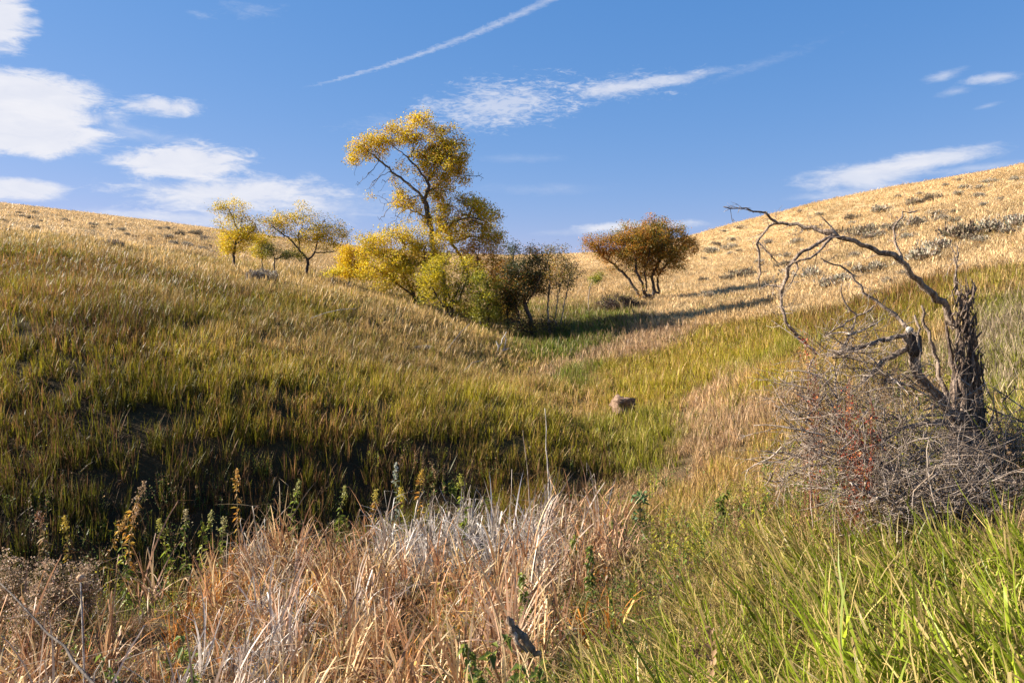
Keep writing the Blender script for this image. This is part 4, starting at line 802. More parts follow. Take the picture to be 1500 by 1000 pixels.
for a in [(1412, 345, 44, 'large grey sagebrush with dark stems, biggest on the upper right hillside', 3, 1), (1452, 337, 36, 'pale grey sagebrush touching the right side of the biggest one', 0, 1), (1482, 330, 32, 'pale grey sagebrush by the right edge of the photo, second from it', 2, 1),
          (1503, 326, 30, 'grey sagebrush cut by the right edge of the photo, above the green grass', 0, 1), (1352, 378, 40, 'silvery sagebrush behind the main arching dead branch', 0, 1), (1378, 362, 32, 'grey sagebrush below and left of the biggest one', 2, 1),
          (1338, 330, 34, 'rounded grey sagebrush seen through the upright fork of the dead branch', 1, 1), (1302, 336, 24, 'brownish sagebrush just left of the upright dead fork', 3, 1), (1254, 344, 34, 'brown grey sagebrush above the middle of the arching branch', 3, 1), (1277, 348, 24, 'yellowish green sagebrush above the arching branch', 1, 1),
          (1248, 320, 18, 'small dark sagebrush high above the arching branch', 3, 1), (1336, 299, 24, 'dark sagebrush, left one of a pair near the skyline', 3, 1), (1366, 292, 22, 'dark sagebrush, right one of a pair near the skyline', 3, 1), (1290, 310, 24, 'grey sagebrush left of the dark pair near the skyline', 0, 1),
          (1378, 318, 13, 'small round sagebrush above the biggest one', 1, 1), (1167, 356, 20, 'faint grey sagebrush inside the curve of the arching branch', 0, 1), (1183, 404, 34, 'wide grey sagebrush low inside the dead arch', 2, 1), (1208, 418, 34, 'brown grey sagebrush just beneath the hanging branches', 1, 1),
          (1263, 396, 20, 'dark round sagebrush below the middle of the arching branch', 3, 1), (1234, 410, 26, 'grey sagebrush between two others under the arch', 0, 1), (1284, 392, 26, 'pale sagebrush beside the dark round one under the arch', 2, 1), (1043, 370, 22, 'grey sagebrush right of the wide rusty tree crown', 0, 1),
          (1123, 356, 15, 'small sagebrush beside the tip of the arching branch', 1, 1), (1112, 384, 14, 'small sagebrush left of the hanging dead branch', 0, 1), (1084, 404, 30, 'dark sagebrush at the far end of the long tree shadow', 3, 1), (1030, 410, 15, 'small dark sagebrush standing up in the tree shadow', 3, 1),
          (1062, 408, 18, 'brown sagebrush between two others along the tree shadow', 3, 1), (1405, 264, 9, 'tiny sagebrush nearest to the right skyline', 1, 1), (1173, 310, 9, 'tiny sagebrush on the right skyline over the branch tip', 1, 1), (1403, 285, 13, 'small grey sagebrush below the right skyline', 0, 1),
          (1453, 266, 11, 'small sagebrush near the skyline towards the right edge', 2, 1), (1230, 340, 14, 'tiny brown sagebrush at the knot of the arching branch', 3, 1), (1440, 300, 12, 'small sagebrush over the pale row at the right', 0, 1), (1325, 400, 16, 'grey sagebrush just left of the thick dead limb', 0, 1),
          (1300, 412, 18, 'low grey sagebrush against the green grass band', 1, 1), (1155, 375, 16, 'pale sagebrush behind the hanging dead twigs', 2, 1), (1072, 352, 12, 'small sagebrush under the right skyline left of the arch', 1, 1), (1200, 315, 12, 'small sagebrush behind the top of the arch', 0, 1),
          (42, 319, 11, 'small sagebrush near the left skyline', 1, 0), (51, 334, 13, 'grey sagebrush on the left hillside under the first one', 0, 0), (121, 346, 8, 'tiny dark sagebrush in the golden grass of the left hill', 3, 0), (209, 372, 9, 'dark upright sagebrush tuft at the edge of the left green slope', 3, 0),
          (267, 344, 15, 'dark sagebrush, left one of a pair below the left skyline', 3, 0), (283, 343, 15, 'dark sagebrush, right one of a pair below the left skyline', 3, 0), (247, 348, 14, 'grey sagebrush just left of the dark pair', 0, 0), (235, 335, 9, 'small sagebrush on the left skyline', 1, 0),
          (177, 337, 11, 'small grey sagebrush mid way along the left skyline', 0, 0), (258, 357, 13, 'grey sagebrush, upper one of a row by the small yellow tree', 2, 0), (275, 360, 15, 'grey sagebrush in the middle of a row by the small yellow tree', 0, 0), (275, 374, 12, 'brown grey sagebrush lowest left of the small yellow tree', 3, 0),
          (299, 365, 13, 'pale sagebrush close to the small yellow tree', 2, 0), (313, 370, 11, 'sagebrush touching the small yellow tree on its left', 1, 0), (296, 350, 14, 'wide low sagebrush above the pale row on the left hill', 1, 0), (51, 311, 7, 'speck of sagebrush on the far left skyline', 1, 0), (95, 322, 8, 'small grey sagebrush right of the first two on the left hill', 0, 0),
          (140, 330, 8, 'small sagebrush between the skyline and the golden grass, left hill', 0, 0), (215, 350, 9, 'small grey sagebrush left of the paired dark ones', 0, 0)]:
    sage(a[0], a[1], a[2], a[3], a[4], GR_R if a[5] else GR_L)
g_ = np.random.default_rng(77)
for k in range(46):
    px = g_.uniform(1030, 1500); sky_y = np.interp(px, [1000, 1100, 1200, 1300, 1400, 1500], [343, 322, 296, 276, 258, 240]); py = sky_y + 8 + g_.random() ** 1.3 * 95
    sage(px, py, g_.uniform(6, 13) * (1 + (py - sky_y) / 140), 'small grey sagebrush dotted over the golden right hillside', int(g_.integers(0, 4)), 'small sagebrush dotted over the right hillside')
for k in range(34):
    px = g_.uniform(0, 330); sky_y = np.interp(px, [0, 100, 200, 300, 400], [304, 312, 324, 336, 350]); py = sky_y + 4 + g_.random() ** 1.2 * 34
    sage(px, py, g_.uniform(4, 10), 'small grey sagebrush dotted over the golden left hillside', int(g_.integers(0, 4)), 'small sagebrush dotted over the left hillside')
sage(376, 410, 30, 'pale grey dry bush on the crest between green and golden grass', 0, None, 'dry_bush', True, 'bush', 1.5)
sage(622, 508, 22, 'small whitish bush in the grass below the tree line', 0, None, 'dry_bush', True, 'bush', .7)
sage(165, 360, 26, 'brown dry bush at the upper edge of the left green slope', 1, None, 'dry_bush', True, 'bush', 1.0)

# ------------------------------------------------------------------ herbs standing behind and among the cattails
def herb(name, label, px, py_top, Y, pal, head, seed, h=None, cat='wildflower', group=None, leaf=.10, nl=34, lw=.22):
    g = np.random.default_rng(seed); Y = far(Y); b = on(px, Y); top = at(px, py_top + (10 if Y > 8 else 0), Y)[2]; H = max(.35, top - b[2]); root = link(name, None, label=label, cat=cat, group=group, loc=b)
    ax = bend([(0, 0, 0), (g.normal(0, .04), g.normal(0, .04), H * .6), (g.normal(0, .08), g.normal(0, .08), H)], H / 8, .008, g)
    tube_obj('stem', [(ax, np.linspace(.006, .002, len(ax)), 4)], M_HERBSTEM, root)
    t = g.uniform(.15, .92, nl); c = np.stack([np.interp(t * H, ax[:, 2], ax[:, k]) for k in (0, 1, 2)], -1); ph = g.uniform(0, 6.283, nl); dr = g.uniform(-.9, .7, nl); L = leaf * g.uniform(.7, 1.2, nl) * (1.15 - .5 * t)
    d = np.stack([np.cos(ph) * np.cos(dr), np.sin(ph) * np.cos(dr), np.sin(dr)], -1); s = np.stack([-np.sin(ph), np.cos(ph), np.zeros(nl)], -1)
    V = np.stack([c, c + d * L[:, None] * .45 - s * L[:, None] * lw + [0, 0, .012], c + d * L[:, None] - [0, 0, .02], c + d * L[:, None] * .45 + s * L[:, None] * lw + [0, 0, .012]], 1).reshape(-1, 3)
    o = np.arange(nl)[:, None] * 4; T = np.concatenate([o + [[0, 1, 2]], o + [[0, 2, 3]]]); p = np.array(pal)[g.integers(0, len(pal), nl)] * g.uniform(.8, 1.2, (nl, 1))
    link('foliage', mesh_np('foliage', V, T, M_HERB, {'col': np.repeat(np.c_[p, np.ones(nl)], 4, 0)}), root, kind='stuff')
    if head is not None:
        n = 70; tt = g.random(n) ** .7; C_ = np.stack([np.interp(H * (.82 + .2 * tt), ax[:, 2], ax[:, k]) for k in (0, 1)] + [H * (.82 + .22 * tt)], -1) + g.normal(0, .028, (n, 3)) * (1.2 - tt)[:, None]
        V, T, col = leaf_cloud(C_, 2, .008, .022, [head], [1], g, aspect=.8); link('flower_head', mesh_np('flower_head', V, T, M_HERB, {'col': col}), root, kind='stuff')
    return root
M_HERBSTEM = mat_bark('herb_stem', (.12, .10, .04), (.26, .20, .08), 30)
GG = 'goldenrod plants in front of the dark slope'
OR_, YG_, BR_ = [(.55, .26, .04), (.5, .32, .05), (.3, .16, .05)], [(.22, .27, .03), (.34, .34, .04), (.16, .2, .03)], [(.26, .15, .08), (.2, .14, .07), (.34, .22, .10)]
for k, (px, pt, Y, pal, head, lab, nm) in enumerate([
    (346, 684, 10.2, OR_, (.5, .28, .07), 'orange leaved herb standing highest against the dark slope', 'goldenrod'),
    (193, 702, 9.6, OR_, (.42, .28, .16), 'tall amber goldenrod spike left of the orange one', 'goldenrod'), (196, 735, 9.0, OR_, (.38, .22, .10), 'shorter amber goldenrod just below the tall amber spike', 'goldenrod'),
    (105, 748, 9.2, [(.45, .30, .04), (.2, .12, .05)], (.5, .36, .06), 'dark stemmed goldenrod with drooping yellow leaves, leftmost', 'goldenrod'), (158, 752, 9.1, OR_, (.5, .3, .08), 'rust orange leafy stalk between two goldenrods at the left', 'goldenrod'),
    (188, 778, 8.6, YG_, None, 'dull green ferny herb in front of the amber goldenrod', 'green_herb'), (61, 740, 9.3, BR_, (.3, .15, .08), 'dark brown dry stalk at the far left of the herbs', 'green_herb'),
    (248, 752, 9.3, YG_, (.40, .36, .08), 'yellow green leafy herb left of the pair of green ones', 'green_herb'), (273, 738, 9.6, YG_, (.42, .34, .18), 'green goldenrod with pale brown top, left one of a pair', 'goldenrod'),
    (292, 742, 9.5, [(.42, .4, .04), (.3, .33, .04)], None, 'bright yellow leaved herb between the pair of green goldenrods', 'green_herb'), (312, 742, 9.5, YG_, (.36, .34, .12), 'green goldenrod with pale top, right one of a pair', 'goldenrod'), (328, 748, 9.3, YG_, (.34, .3, .12), 'lush green herb beside the bleached cattails', 'green_herb'),
    (430, 703, 10.6, YG_, (.36, .34, .10), 'yellow green goldenrod behind the cattails, right of the orange herb', 'goldenrod'), (614, 682, 10.9, OR_, (.52, .34, .06), 'short orange herb rising behind the middle of the cattails', 'goldenrod'), (594, 705, 10.8, [(.5, .4, .04), (.3, .3, .04)], (.55, .42, .05), 'yellow flowered goldenrod left of the short orange herb', 'goldenrod'),
    (580, 676, 11.0, [(.3, .33, .22), (.24, .26, .16)], (.42, .42, .34), 'grey green woolly spike in the dark hollow behind the cattails', 'green_herb'), (678, 688, 10.6, YG_, (.4, .38, .06), 'bright green leafy herb among the bleached cattail tips', 'green_herb'), (676, 720, 9.6, YG_, None, 'green leaves showing between bleached cattails in the middle', 'green_herb'),
    (545, 712, 10.8, OR_, (.5, .4, .08), 'small golden herb behind the cattails left of the yellow flowered one', 'goldenrod'), (497, 708, 10.8, YG_, (.4, .38, .1), 'olive herb behind the left part of the bleached cattails', 'green_herb')]):
    herb(nm, lab, px, pt, Y, pal, head, 800 + k, cat='herb', group=GG if nm == 'goldenrod' else 'green herbs in front of the dark slope')
for k, (px, pt, Y, pal, lab) in enumerate([(845, 770, 7.6, YG_, 'bushy dark green weed at the right edge of the cattails, upper one'), (870, 790, 7.0, YG_, 'bushy green weed at the right edge of the cattails, lower one'), (775, 820, 6.0, YG_, 'green weed inside the lower cattails'), (742, 962, 3.6, YG_, 'green weed just in front of the old root'), (790, 968, 3.5, YG_, 'weed touching the lower end of the old root'), (722, 918, 3.9, YG_, 'weed left of the upper end of the old root'),
    (700, 935, 4.0, YG_, 'leafy green weed beside the old root, at the lower left of it'), (290, 890, 4.9, YG_, 'small green weed among the orange cattails near the bottom'), (200, 920, 4.4, [(.2, .2, .06)], 'dull green weed among cattails at the lower left'), (905, 745, 8.6, YG_, 'thin green weed beside the round green plant'), (1065, 715, 7.6, YG_, 'bushy green weed left of the dead shrub foot')]):
    herb('leafy_weed', lab, px, pt, Y, [(.17, .22, .04), (.25, .28, .05), (.12, .16, .03)], None, 860 + k, cat='weed', nl=70, leaf=.075, lw=.28, group='leafy weeds among cattails and grass')
def seeded_bush(px, py, Y, w, label, seed):
    g = np.random.default_rng(seed); b = on(px, Y); root = link('seeded_bush', None, label=label, cat='bush', group='brown seeded bushes left of the cattails', loc=b); H = at(px, py, Y)[2] - b[2]; W_ = w * Y / F_PX; ch = []; C_ = []
    for k in range(46):
        e = np.array([g.normal(0, W_ * .45), g.normal(0, W_ * .4), H * g.uniform(.6, 1.0)]); m = e * .55 + g.normal(0, .03, 3); m[2] = e[2] * .5; p = resample([(0, 0, 0), m, e], .07); ch.append((p, np.linspace(.004, .0015, len(p)), 3))
        for j in range(7):
            q = p[int(g.uniform(.5, 1) * (len(p) - 1))]; s = q + np.array([g.normal(0, .05), g.normal(0, .05), g.uniform(.02, .09)]); ch.append((np.array([q, s]), np.array([.0018, .001]), 3)); C_.append(s)
    tube_obj('stems', ch, M_HERBSTEM, root, kind='stuff'); V, T, col = leaf_cloud(np.array(C_), 9, .016, .017, [(.50, .36, .24), (.36, .24, .15), (.44, .28, .20), (.24, .20, .08)], [.34, .34, .2, .12], g, aspect=.9)
    link('seed_heads', mesh_np('seed_heads', V, T, M_HERB, {'col': col}), root, kind='stuff')
seeded_bush(15, 805, 7.6, 34, 'brown seeded bush cut by the left edge of the photo', 901); seeded_bush(72, 812, 7.5, 38, 'pinkish brown fuzzy bush, middle one of three left of the cattails', 902); seeded_bush(122, 818, 7.6, 30, 'brown fuzzy bush nearest to the cattails, behind the round seed head', 903); seeded_bush(58, 860, 6.4, 36, 'low brown seeded bush in front of the others', 904)

def rosette():
    b = on(937, 8.8); g = np.random.default_rng(5); root = link('round_green_plant', None, label='round blue green leafy plant on the bank right of the cattails', cat='plant', loc=b)
    H = at(937, 716, 8.8)[2] - b[2]; tube_obj('stem', [(np.array([[0, 0, 0], [0, 0, H * .8]]), np.array([.01, .008]), 5)], M_HERBSTEM, root)
    tube_obj('leaf_stalk', [(np.array([[0, 0, H * .3], [.05 * math.cos(q), .05 * math.sin(q), H * .45]]), np.array([.004, .003]), 3) for q in range(6)], M_HERBSTEM, root, kind='stuff'); n = 130; u = g.normal(0, 1, (n, 3)); u /= np.linalg.norm(u, axis=1, keepdims=True); V, T, col = leaf_cloud(np.where(np.arange(n)[:, None] < 80, u * .055 + [0, 0, H * .86], u * [.07, .07, H * .3] + [0, 0, H * .4]), 1, .01, .075, [(.10, .19, .06), (.14, .22, .09), (.07, .13, .04)], [.5, .3, .2], g, aspect=.4)
    link('foliage', mesh_np('foliage', V, T, M_HERB, {'col': col}), root, kind='stuff')
rosette()

# single stalks
def stalk(name, label, pts, r0, r1, mat, cat='stalk', group=None, seed=1):
    g = np.random.default_rng(seed); P_ = bend([at(*p) for p in pts], .12, .004, g); b = P_[0].copy(); return tube_obj(name, [(P_ - b, np.linspace(r0, r1, len(P_)), 6)], mat, None, label=label, cat=cat, group=group, loc=b)
stalk('dry_stalk', 'tallest straight pale stalk rising from the bleached cattails', [(806, 775, 9.7), (803, 690, 9.7), (800, 640, 9.7), (798, 598, 9.7)], .012, .004, M_PALE, group='tall pale stalks over the cattails')
stalk('dry_stalk', 'shorter thin stalk left of the tallest one above the cattails', [(778, 770, 9.8), (773, 690, 9.8), (766, 630, 9.8)], .008, .003, M_GREY, group='tall pale stalks over the cattails', seed=2)
stalk('dry_stalk', 'long dark grey stalk leaning across the lower left corner', [(150, 1015, 3.3), (100, 955, 3.5), (50, 905, 3.7), (-6, 848, 3.9)], .008, .003, M_BARK, seed=3)
def seed_head_stalk():
    b = on(124, 5.6); top = at(118, 846, 5.6) - b; root = link('seed_head_stalk', None, label='pale stalk topped by a round tan seed head at the lower left', cat='stalk', loc=b)
    tube_obj('stem', [(np.array([[0, 0, 0], top * .5 + [.01, 0, 0], top]), np.array([.008, .007, .006]), 6)], M_PALE, root)
    t = np.linspace(0, np.pi, 9); P_ = top + np.stack([0 * t, 0 * t, -.026 * np.cos(t)], -1); tube_obj('seed_head', [(P_, .024 * np.sin(t) + .003, 10)], M_TAN, root, 3, .1)
M_TAN = mat_bark('seed_head_fluff', (.40, .22, .10), (.62, .42, .26), 60)
seed_head_stalk()

# ------------------------------------------------------------------ rock, old root, forked bleached branch
def rock():
    bm_n = 0; g = np.random.default_rng(3); p = on(913, far(19.6)); u = np.linspace(0, np.pi, 13); v = np.linspace(0, 2 * np.pi, 19)[:-1]; U_, V_ = np.meshgrid(u, v, indexing='ij'); d = np.stack([np.sin(U_) * np.cos(V_), np.sin(U_) * np.sin(V_), np.cos(U_)], -1)
    n = fbm(d[..., 0] * 1.7 + 3, d[..., 1] * 1.7 + d[..., 2] * 2.1, .8, 4, 4); n2 = np.abs(fbm(d[..., 0] * 3 + d[..., 2] * 3, d[..., 1] * 3, .9, 14, 2) - .5); r = .5 + 1.0 * n - 1.3 * np.clip(.12 - n2, 0, 1) * 2
    X = d * r[..., None] * np.array([.24, .19, .17]) * 1.25 + [0, 0, .30]; X[..., 2] += (X[..., 0] > 0) * -.02; F = []
    for i in range(12):
        for j in range(18): F.append([i * 18 + j, (i + 1) * 18 + j, (i + 1) * 18 + (j + 1) % 18, i * 18 + (j + 1) % 18])
    m = mat_bark('brown_rock', (.12, .07, .045), (.34, .22, .14), 9, 1, 1.0); link('rock', mesh_np('rock', X.reshape(-1, 3), np.array(F), m, smooth=False), label='lumpy brown rock half sunk in grass on the floor of the draw', cat='rock', loc=p)
rock()
M_ROOT = mat_bark('old_root_wood', (.14, .085, .05), (.50, .35, .23), 34, .4, 1.0)
def old_root():
    g = np.random.default_rng(8); Y = 3.75; b = on(765, Y); W = lambda px, py, d=0: at(px, py, Y + d) - b
    root = link('old_root', None, label='dark gnarled piece of old root lying in the weeds at the bottom centre', cat='root', loc=b)
    tube_obj('wood', [(bend([W(748, 916), W(755, 925), W(765, 938), W(778, 950), W(790, 961)], .02, .003, g), np.array([.012, .03, .034, .03, .027, .024, .02, .014, .009, .006, .004])[:99], 8)] if False else
             [(lambda P_: (P_, np.interp(np.linspace(0, 1, len(P_)), [0, .2, .45, .8, 1], [.010, .030, .026, .020, .006]), 9))(bend([W(748, 914), W(754, 926), W(766, 936), W(779, 952), W(792, 962)], .018, .005, g))], M_ROOT, root, 5, .22)
    tube_obj('knot', [(lambda P_: (P_, np.interp(np.linspace(0, 1, len(P_)), [0, .4, 1], [.006, .016, .012]), 7))(bend([W(744, 902), W(747, 908), W(752, 918)], .012, .002, g))], M_DEAD, root, 6, .2)
    tube_obj('knot', [(lambda P_: (P_, np.linspace(.014, .005, len(P_)), 7))(bend([W(752, 926, -.03), W(757, 940, -.05), W(772, 955, -.04)], .015, .003, g))], M_GREY, root, 7, .2)
old_root()
def forked_branch():
    g = np.random.default_rng(18); Y = far(32.3); b = on(733, Y) ; W = lambda px, py, d=0: at(px, py, Y + d) - b
    root = link('fallen_branch', None, label='bleached forked branch standing in grass below the dark tree', cat='branch', loc=b)
    for k, pts in enumerate([[(728, 522), (731, 508), (737, 494), (742, 486)], [(731, 520), (738, 512), (741, 500), (740, 492)], [(738, 513), (746, 510)], [(731, 509), (727, 500)]]):
        tube_obj('trunk' if k == 0 else 'branch', [(lambda P_: (P_, np.linspace(.03, .012, len(P_)), 5))(bend([W(*p) for p in pts], .12, .012, g))], M_PALE, root, k)
forked_branch()
for k, (a_, b_, Y, lab) in enumerate([((652, 512), (688, 474), 31, 'pale stalk leaning in the crest grass under the yellow shrubs'), ((455, 460), (520, 452), 30, 'pale fallen stick lying along the crest grass'), ((680, 536), (706, 528), 29, 'short pale stick lying below the tree line')]):
    p0 = hit(*a_, .35); q = at(*b_, p0[1] + .6); p0[2] += .25
    tube_obj('fallen_stick', [(resample([(0, 0, 0), (q - p0) * .5 + [0, 0, .08], q - p0], .3), np.full(len(resample([(0, 0, 0), (q - p0) * .5 + [0, 0, .08], q - p0], .3)), .007), 4)], M_PALE, None, label=lab, cat='stick', loc=p0)

# ------------------------------------------------------------------ the dead shrub with its arching limb
M_STUMP = mat_bark('stump_bark', (.05, .03, .022), (.40, .29, .21), 30, .25, 1.0)
def dead_shrub():
    g = np.random.default_rng(2024); Y = 6.7; b = on(1428, Y); s = Y / F_PX; W = lambda px, py, d=0.0: at(px, py, Y + d) - b
    root = link('dead_shrub', None, label='dead gnarled shrub with a split trunk and one long arching bare limb', cat='dead shrub', loc=b)
    # split trunk: twisted strands rising from one foot
    foot = W(1428, 672); st = []
    for k in range(11):
        a = k / 11 * 6.283; bx, by = 30 * math.cos(a), math.sin(a); top = [(1402, 424), (1410, 452), (1424, 470), (1395, 458), (1432, 500), (1384, 470), (1438, 486), (1416, 500), (1404, 470), (1428, 520), (1412, 440)][k]
        mx, my = (1418 + bx * .55 + g.normal(0, 3), 565)
        P_ = bend([W(1424 + bx * 1.15, 680, by * .17), W(mx + 2, 620, by * .13), W(mx - 4, my, by * .12), W(top[0] * .6 + mx * .4, top[1] * .6 + my * .4, by * .09), W(top[0], top[1], by * .06)], .06, .009, g)
        st.append((P_, np.interp(np.linspace(0, 1, len(P_)), [0, .25, .7, 1], [9 * s, 6.6 * s, 4.2 * s, 1.3 * s]) * g.uniform(.7, 1.2), 8))
    tube_obj('trunk', st, M_STUMP, root, 3, .16)
    ch = []          # loose strips of bark
    for k in range(260):
        h = g.uniform(430, 660); c = 1412 + (h - 430) * .055; wd = 12 + (h - 430) * .09; px = c + g.uniform(-1, 1) * wd; p = W(px, h, g.uniform(-.16, .02)); L = g.uniform(.06, .22)
        q = p + np.array([g.normal(0, .03) + (1412 - px) * .0006, g.normal(-.01, .02), L]) * (1 if g.random() < .8 else -.7); ch.append((np.array([p, (p + q) / 2 + g.normal(0, .016, 3), q]), np.array([.009, .008, .002]) * g.uniform(.5, 1.3), 4))
    tube_obj('loose_bark', ch, M_STUMP, root, 4, kind='stuff')
    # limbs traced with their twigs: (points, radius at start and end in photo pixels, twigs)
    LIMBS = [([(1400, 480, 0), (1384, 446, 0), (1368, 434, -.03), (1350, 415, -.05), (1333, 400, -.08), (1318, 382, -.1), (1308, 376, -.1), (1290, 368, -.12), (1273, 360, -.12), (1252, 353, -.12), (1235, 349, -.1), (1220, 343, -.1), (1208, 338, -.08)], 5.8, 3.1, 14, 'limb'),
             ([(1222, 344, -.1), (1197, 337, -.05), (1178, 331, 0), (1160, 328, .03), (1145, 326, .05), (1130, 328, .07), (1120, 334, .08), (1113, 347, .08), (1110, 362, .08), (1111, 378, .08), (1114, 400, .1), (1112, 420, .1)], 3.0, 1.2, 34, 'limb'),
             ([(1138, 326, .05), (1129, 317, .03), (1120, 312, 0), (1108, 308, -.03), (1097, 306, -.05), (1080, 304, -.08), (1060, 303, -.1)], 1.9, .6, 12, 'branch'),
             ([(1221, 345, -.1), (1205, 352, -.12), (1190, 361, -.15), (1174, 371, -.15), (1163, 383, -.15), (1155, 396, -.15), (1150, 410, -.15), (1145, 422, -.15), (1142, 440, -.15), (1146, 460, -.15), (1155, 480, -.15), (1168, 494, -.1), (1182, 505, -.1), (1196, 518, -.05)], 2.8, 2.2, 22, 'limb'),
             ([(1221, 347, -.1), (1210, 358, -.2), (1198, 370, -.22), (1185, 377, -.22), (1172, 382, -.2), (1163, 384, -.17)], 2.2, 1.5, 9, 'branch'),
             ([(1111, 355, .08), (1118, 366, .05), (1127, 371, .03), (1134, 378, 0), (1138, 384, 0)], 1.6, .7, 9, 'branch'), ([(1166, 384, -.15), (1165, 396, -.2), (1162, 408, -.2), (1154, 420, -.22)], 1.5, .7, 7, 'branch'),
             ([(1146, 420, -.15), (1133, 417, -.1), (1122, 420, -.1), (1112, 424, -.1)], 1.7, .8, 8, 'branch'),
             ([(1322, 385, -.1), (1317, 370, -.08), (1311, 352, -.05), (1310, 336, -.05), (1318, 320, -.03), (1324, 311, 0), (1334, 311, .02), (1343, 309, .03)], 2.3, .9, 12, 'branch'),
             ([(1226, 344, -.1), (1216, 332, -.1), (1206, 322, -.1), (1203, 317, -.1)], 1.6, .6, 4, 'branch'),
             ([(1402, 432, 0), (1398, 412, 0), (1400, 388, 0), (1398, 372, 0), (1392, 360, 0)], 2.4, .8, 7, 'branch'), ([(1400, 386, 0), (1404, 372, 0), (1402, 360, 0)], 1.3, .6, 3, 'branch'),
             ([(1414, 640, -.05), (1392, 605, -.12), (1368, 575, -.16), (1348, 552, -.18), (1338, 525, -.2), (1332, 500, -.22), (1328, 490, -.22)], 9.0, 6.5, 8, 'limb'),
             ([(1332, 492, -.22), (1312, 495, -.24), (1290, 500, -.25), (1268, 506, -.25), (1246, 513, -.25), (1222, 520, -.22)], 4.2, 1.8, 16, 'limb'),
             ([(1334, 505, -.2), (1312, 518, -.22), (1292, 530, -.25), (1276, 548, -.3), (1262, 562, -.33)], 4.6, 2.0, 14, 'limb'),
             ([(1398, 620, 0), (1386, 580, .05), (1376, 545, .08), (1368, 512, .1), (1360, 488, .1), (1352, 470, .1), (1350, 448, .1)], 4.4, 1.8, 14, 'limb'),
             ([(1202, 378, .1), (1216, 386, .1), (1230, 388, .1), (1244, 398, .1), (1256, 412, .1), (1266, 430, .08), (1282, 440, .06), (1300, 452, .03), (1318, 466, 0), (1332, 482, -.1)], .9, 3.0, 22, 'branch'),
             ([(1233, 415, 0), (1230, 428, 0), (1240, 448, 0), (1252, 462, 0), (1250, 478, 0), (1243, 495, -.1), (1232, 512, -.2)], .8, 2.2, 10, 'branch'),
             ([(1280, 448, .1), (1262, 460, .05), (1244, 470, 0), (1224, 482, -.1), (1208, 492, -.1)], 1.5, 1.0, 10, 'branch'),
             ([(1340, 462, -.2), (1346, 490, -.3), (1348, 512, -.35), (1342, 540, -.35), (1345, 562, -.36)], 1.6, 1.2, 6, 'branch'),
             ([(1345, 545, -.36), (1362, 560, -.33), (1380, 580, -.3), (1396, 610, -.28), (1412, 640, -.25)], 1.5, 2.2, 8, 'branch'),
             ([(1200, 660, -.7), (1222, 661, -.75), (1242, 664, -.8), (1266, 672, -.85), (1290, 678, -.85), (1312, 690, -.85)], 1.6, 2.8, 8, 'branch'),
             ([(1204, 572, -.45), (1222, 602, -.6), (1244, 630, -.7), (1262, 652, -.75), (1282, 676, -.8)], 1.0, 2.4, 8, 'branch'),
             ([(1450, 655, -.15), (1440, 680, -.3), (1430, 700, -.45), (1420, 722, -.6)], 6.0, 4.0, 4, 'limb'),
             ([(1424, 650, -.3), (1380, 618, -.35), (1340, 622, -.4), (1310, 634, -.45), (1290, 650, -.5)], 5.0, 2.0, 14, 'limb'),
             ([(1430, 668, -.2), (1460, 656, -.2), (1490, 660, -.2), (1520, 652, -.15)], 4.0, 2.0, 12, 'limb'),
             ([(1120, 660, -.5), (1136, 662, -.5), (1155, 666, -.5), (1172, 668, -.5)], 1.0, 1.8, 8, 'branch'), ([(1118, 700, -.6), (1134, 706, -.6), (1150, 700, -.6), (1168, 692, -.6)], .9, 1.6, 8, 'branch')]
    tw = []
    for k, (pts, r0, r1, nt, nm) in enumerate(LIMBS):
        P_ = bend([W(*p) for p in pts], .06, .0075, g); r = np.interp(np.linspace(0, 1, len(P_)), [0, 1], [r0 * s, r1 * s]) * (1 + .07 * g.normal(0, 1, len(P_)))
        tube_obj(nm, [(P_, r, 8 if r0 > 3 else 6)], M_DEAD, root, 20 + k, .10)
        for j in range(int(nt * 1.5)):      # spurs and thorns
            i = int(g.integers(1, len(P_) - 1)); d = g.normal(0, 1, 3); d[1] *= .7; d /= np.linalg.norm(d); L = g.uniform(.02, .06) if g.random() < .65 else g.uniform(.07, .2)
            e = P_[i] + d * L; m = (P_[i] + e) / 2 + g.normal(0, L * .12, 3); tw.append((np.array([P_[i], m, e]), np.array([min(r[i] * .5, .0038), .0024, .001]), 4))
            if L > .06:
                for _ in range(3):
                    d2 = d + g.normal(0, .7, 3); d2 /= np.linalg.norm(d2); q = P_[i] + (e - P_[i]) * g.uniform(.4, .95); tw.append((np.array([q, q + d2 * L * g.uniform(.25, .5)]), np.array([.002, .0008]), 3))
    tube_obj('twigs', tw, M_GREY, root, 9, kind='stuff')
    # pale broken knob over the dark hollow
    t = np.linspace(0, np.pi, 8); c = W(1331, 484, -.24); tube_obj('broken_knob', [(c + np.stack([.005 * t, 0 * t, -.03 * np.cos(t)], -1), .028 * np.sin(t) + .004, 9)], M_PALE, root, 12, .12)
    c = W(1336, 505, -.2); tube_obj('knot', [(c + np.stack([.02 * np.sin(t), 0 * t, -.10 * np.cos(t)], -1), .058 * np.sin(t) + .006, 9)], M_DARKBARK, root, 13, .2)  # solid dark lump standing in for the shade inside the hollow
dead_shrub()

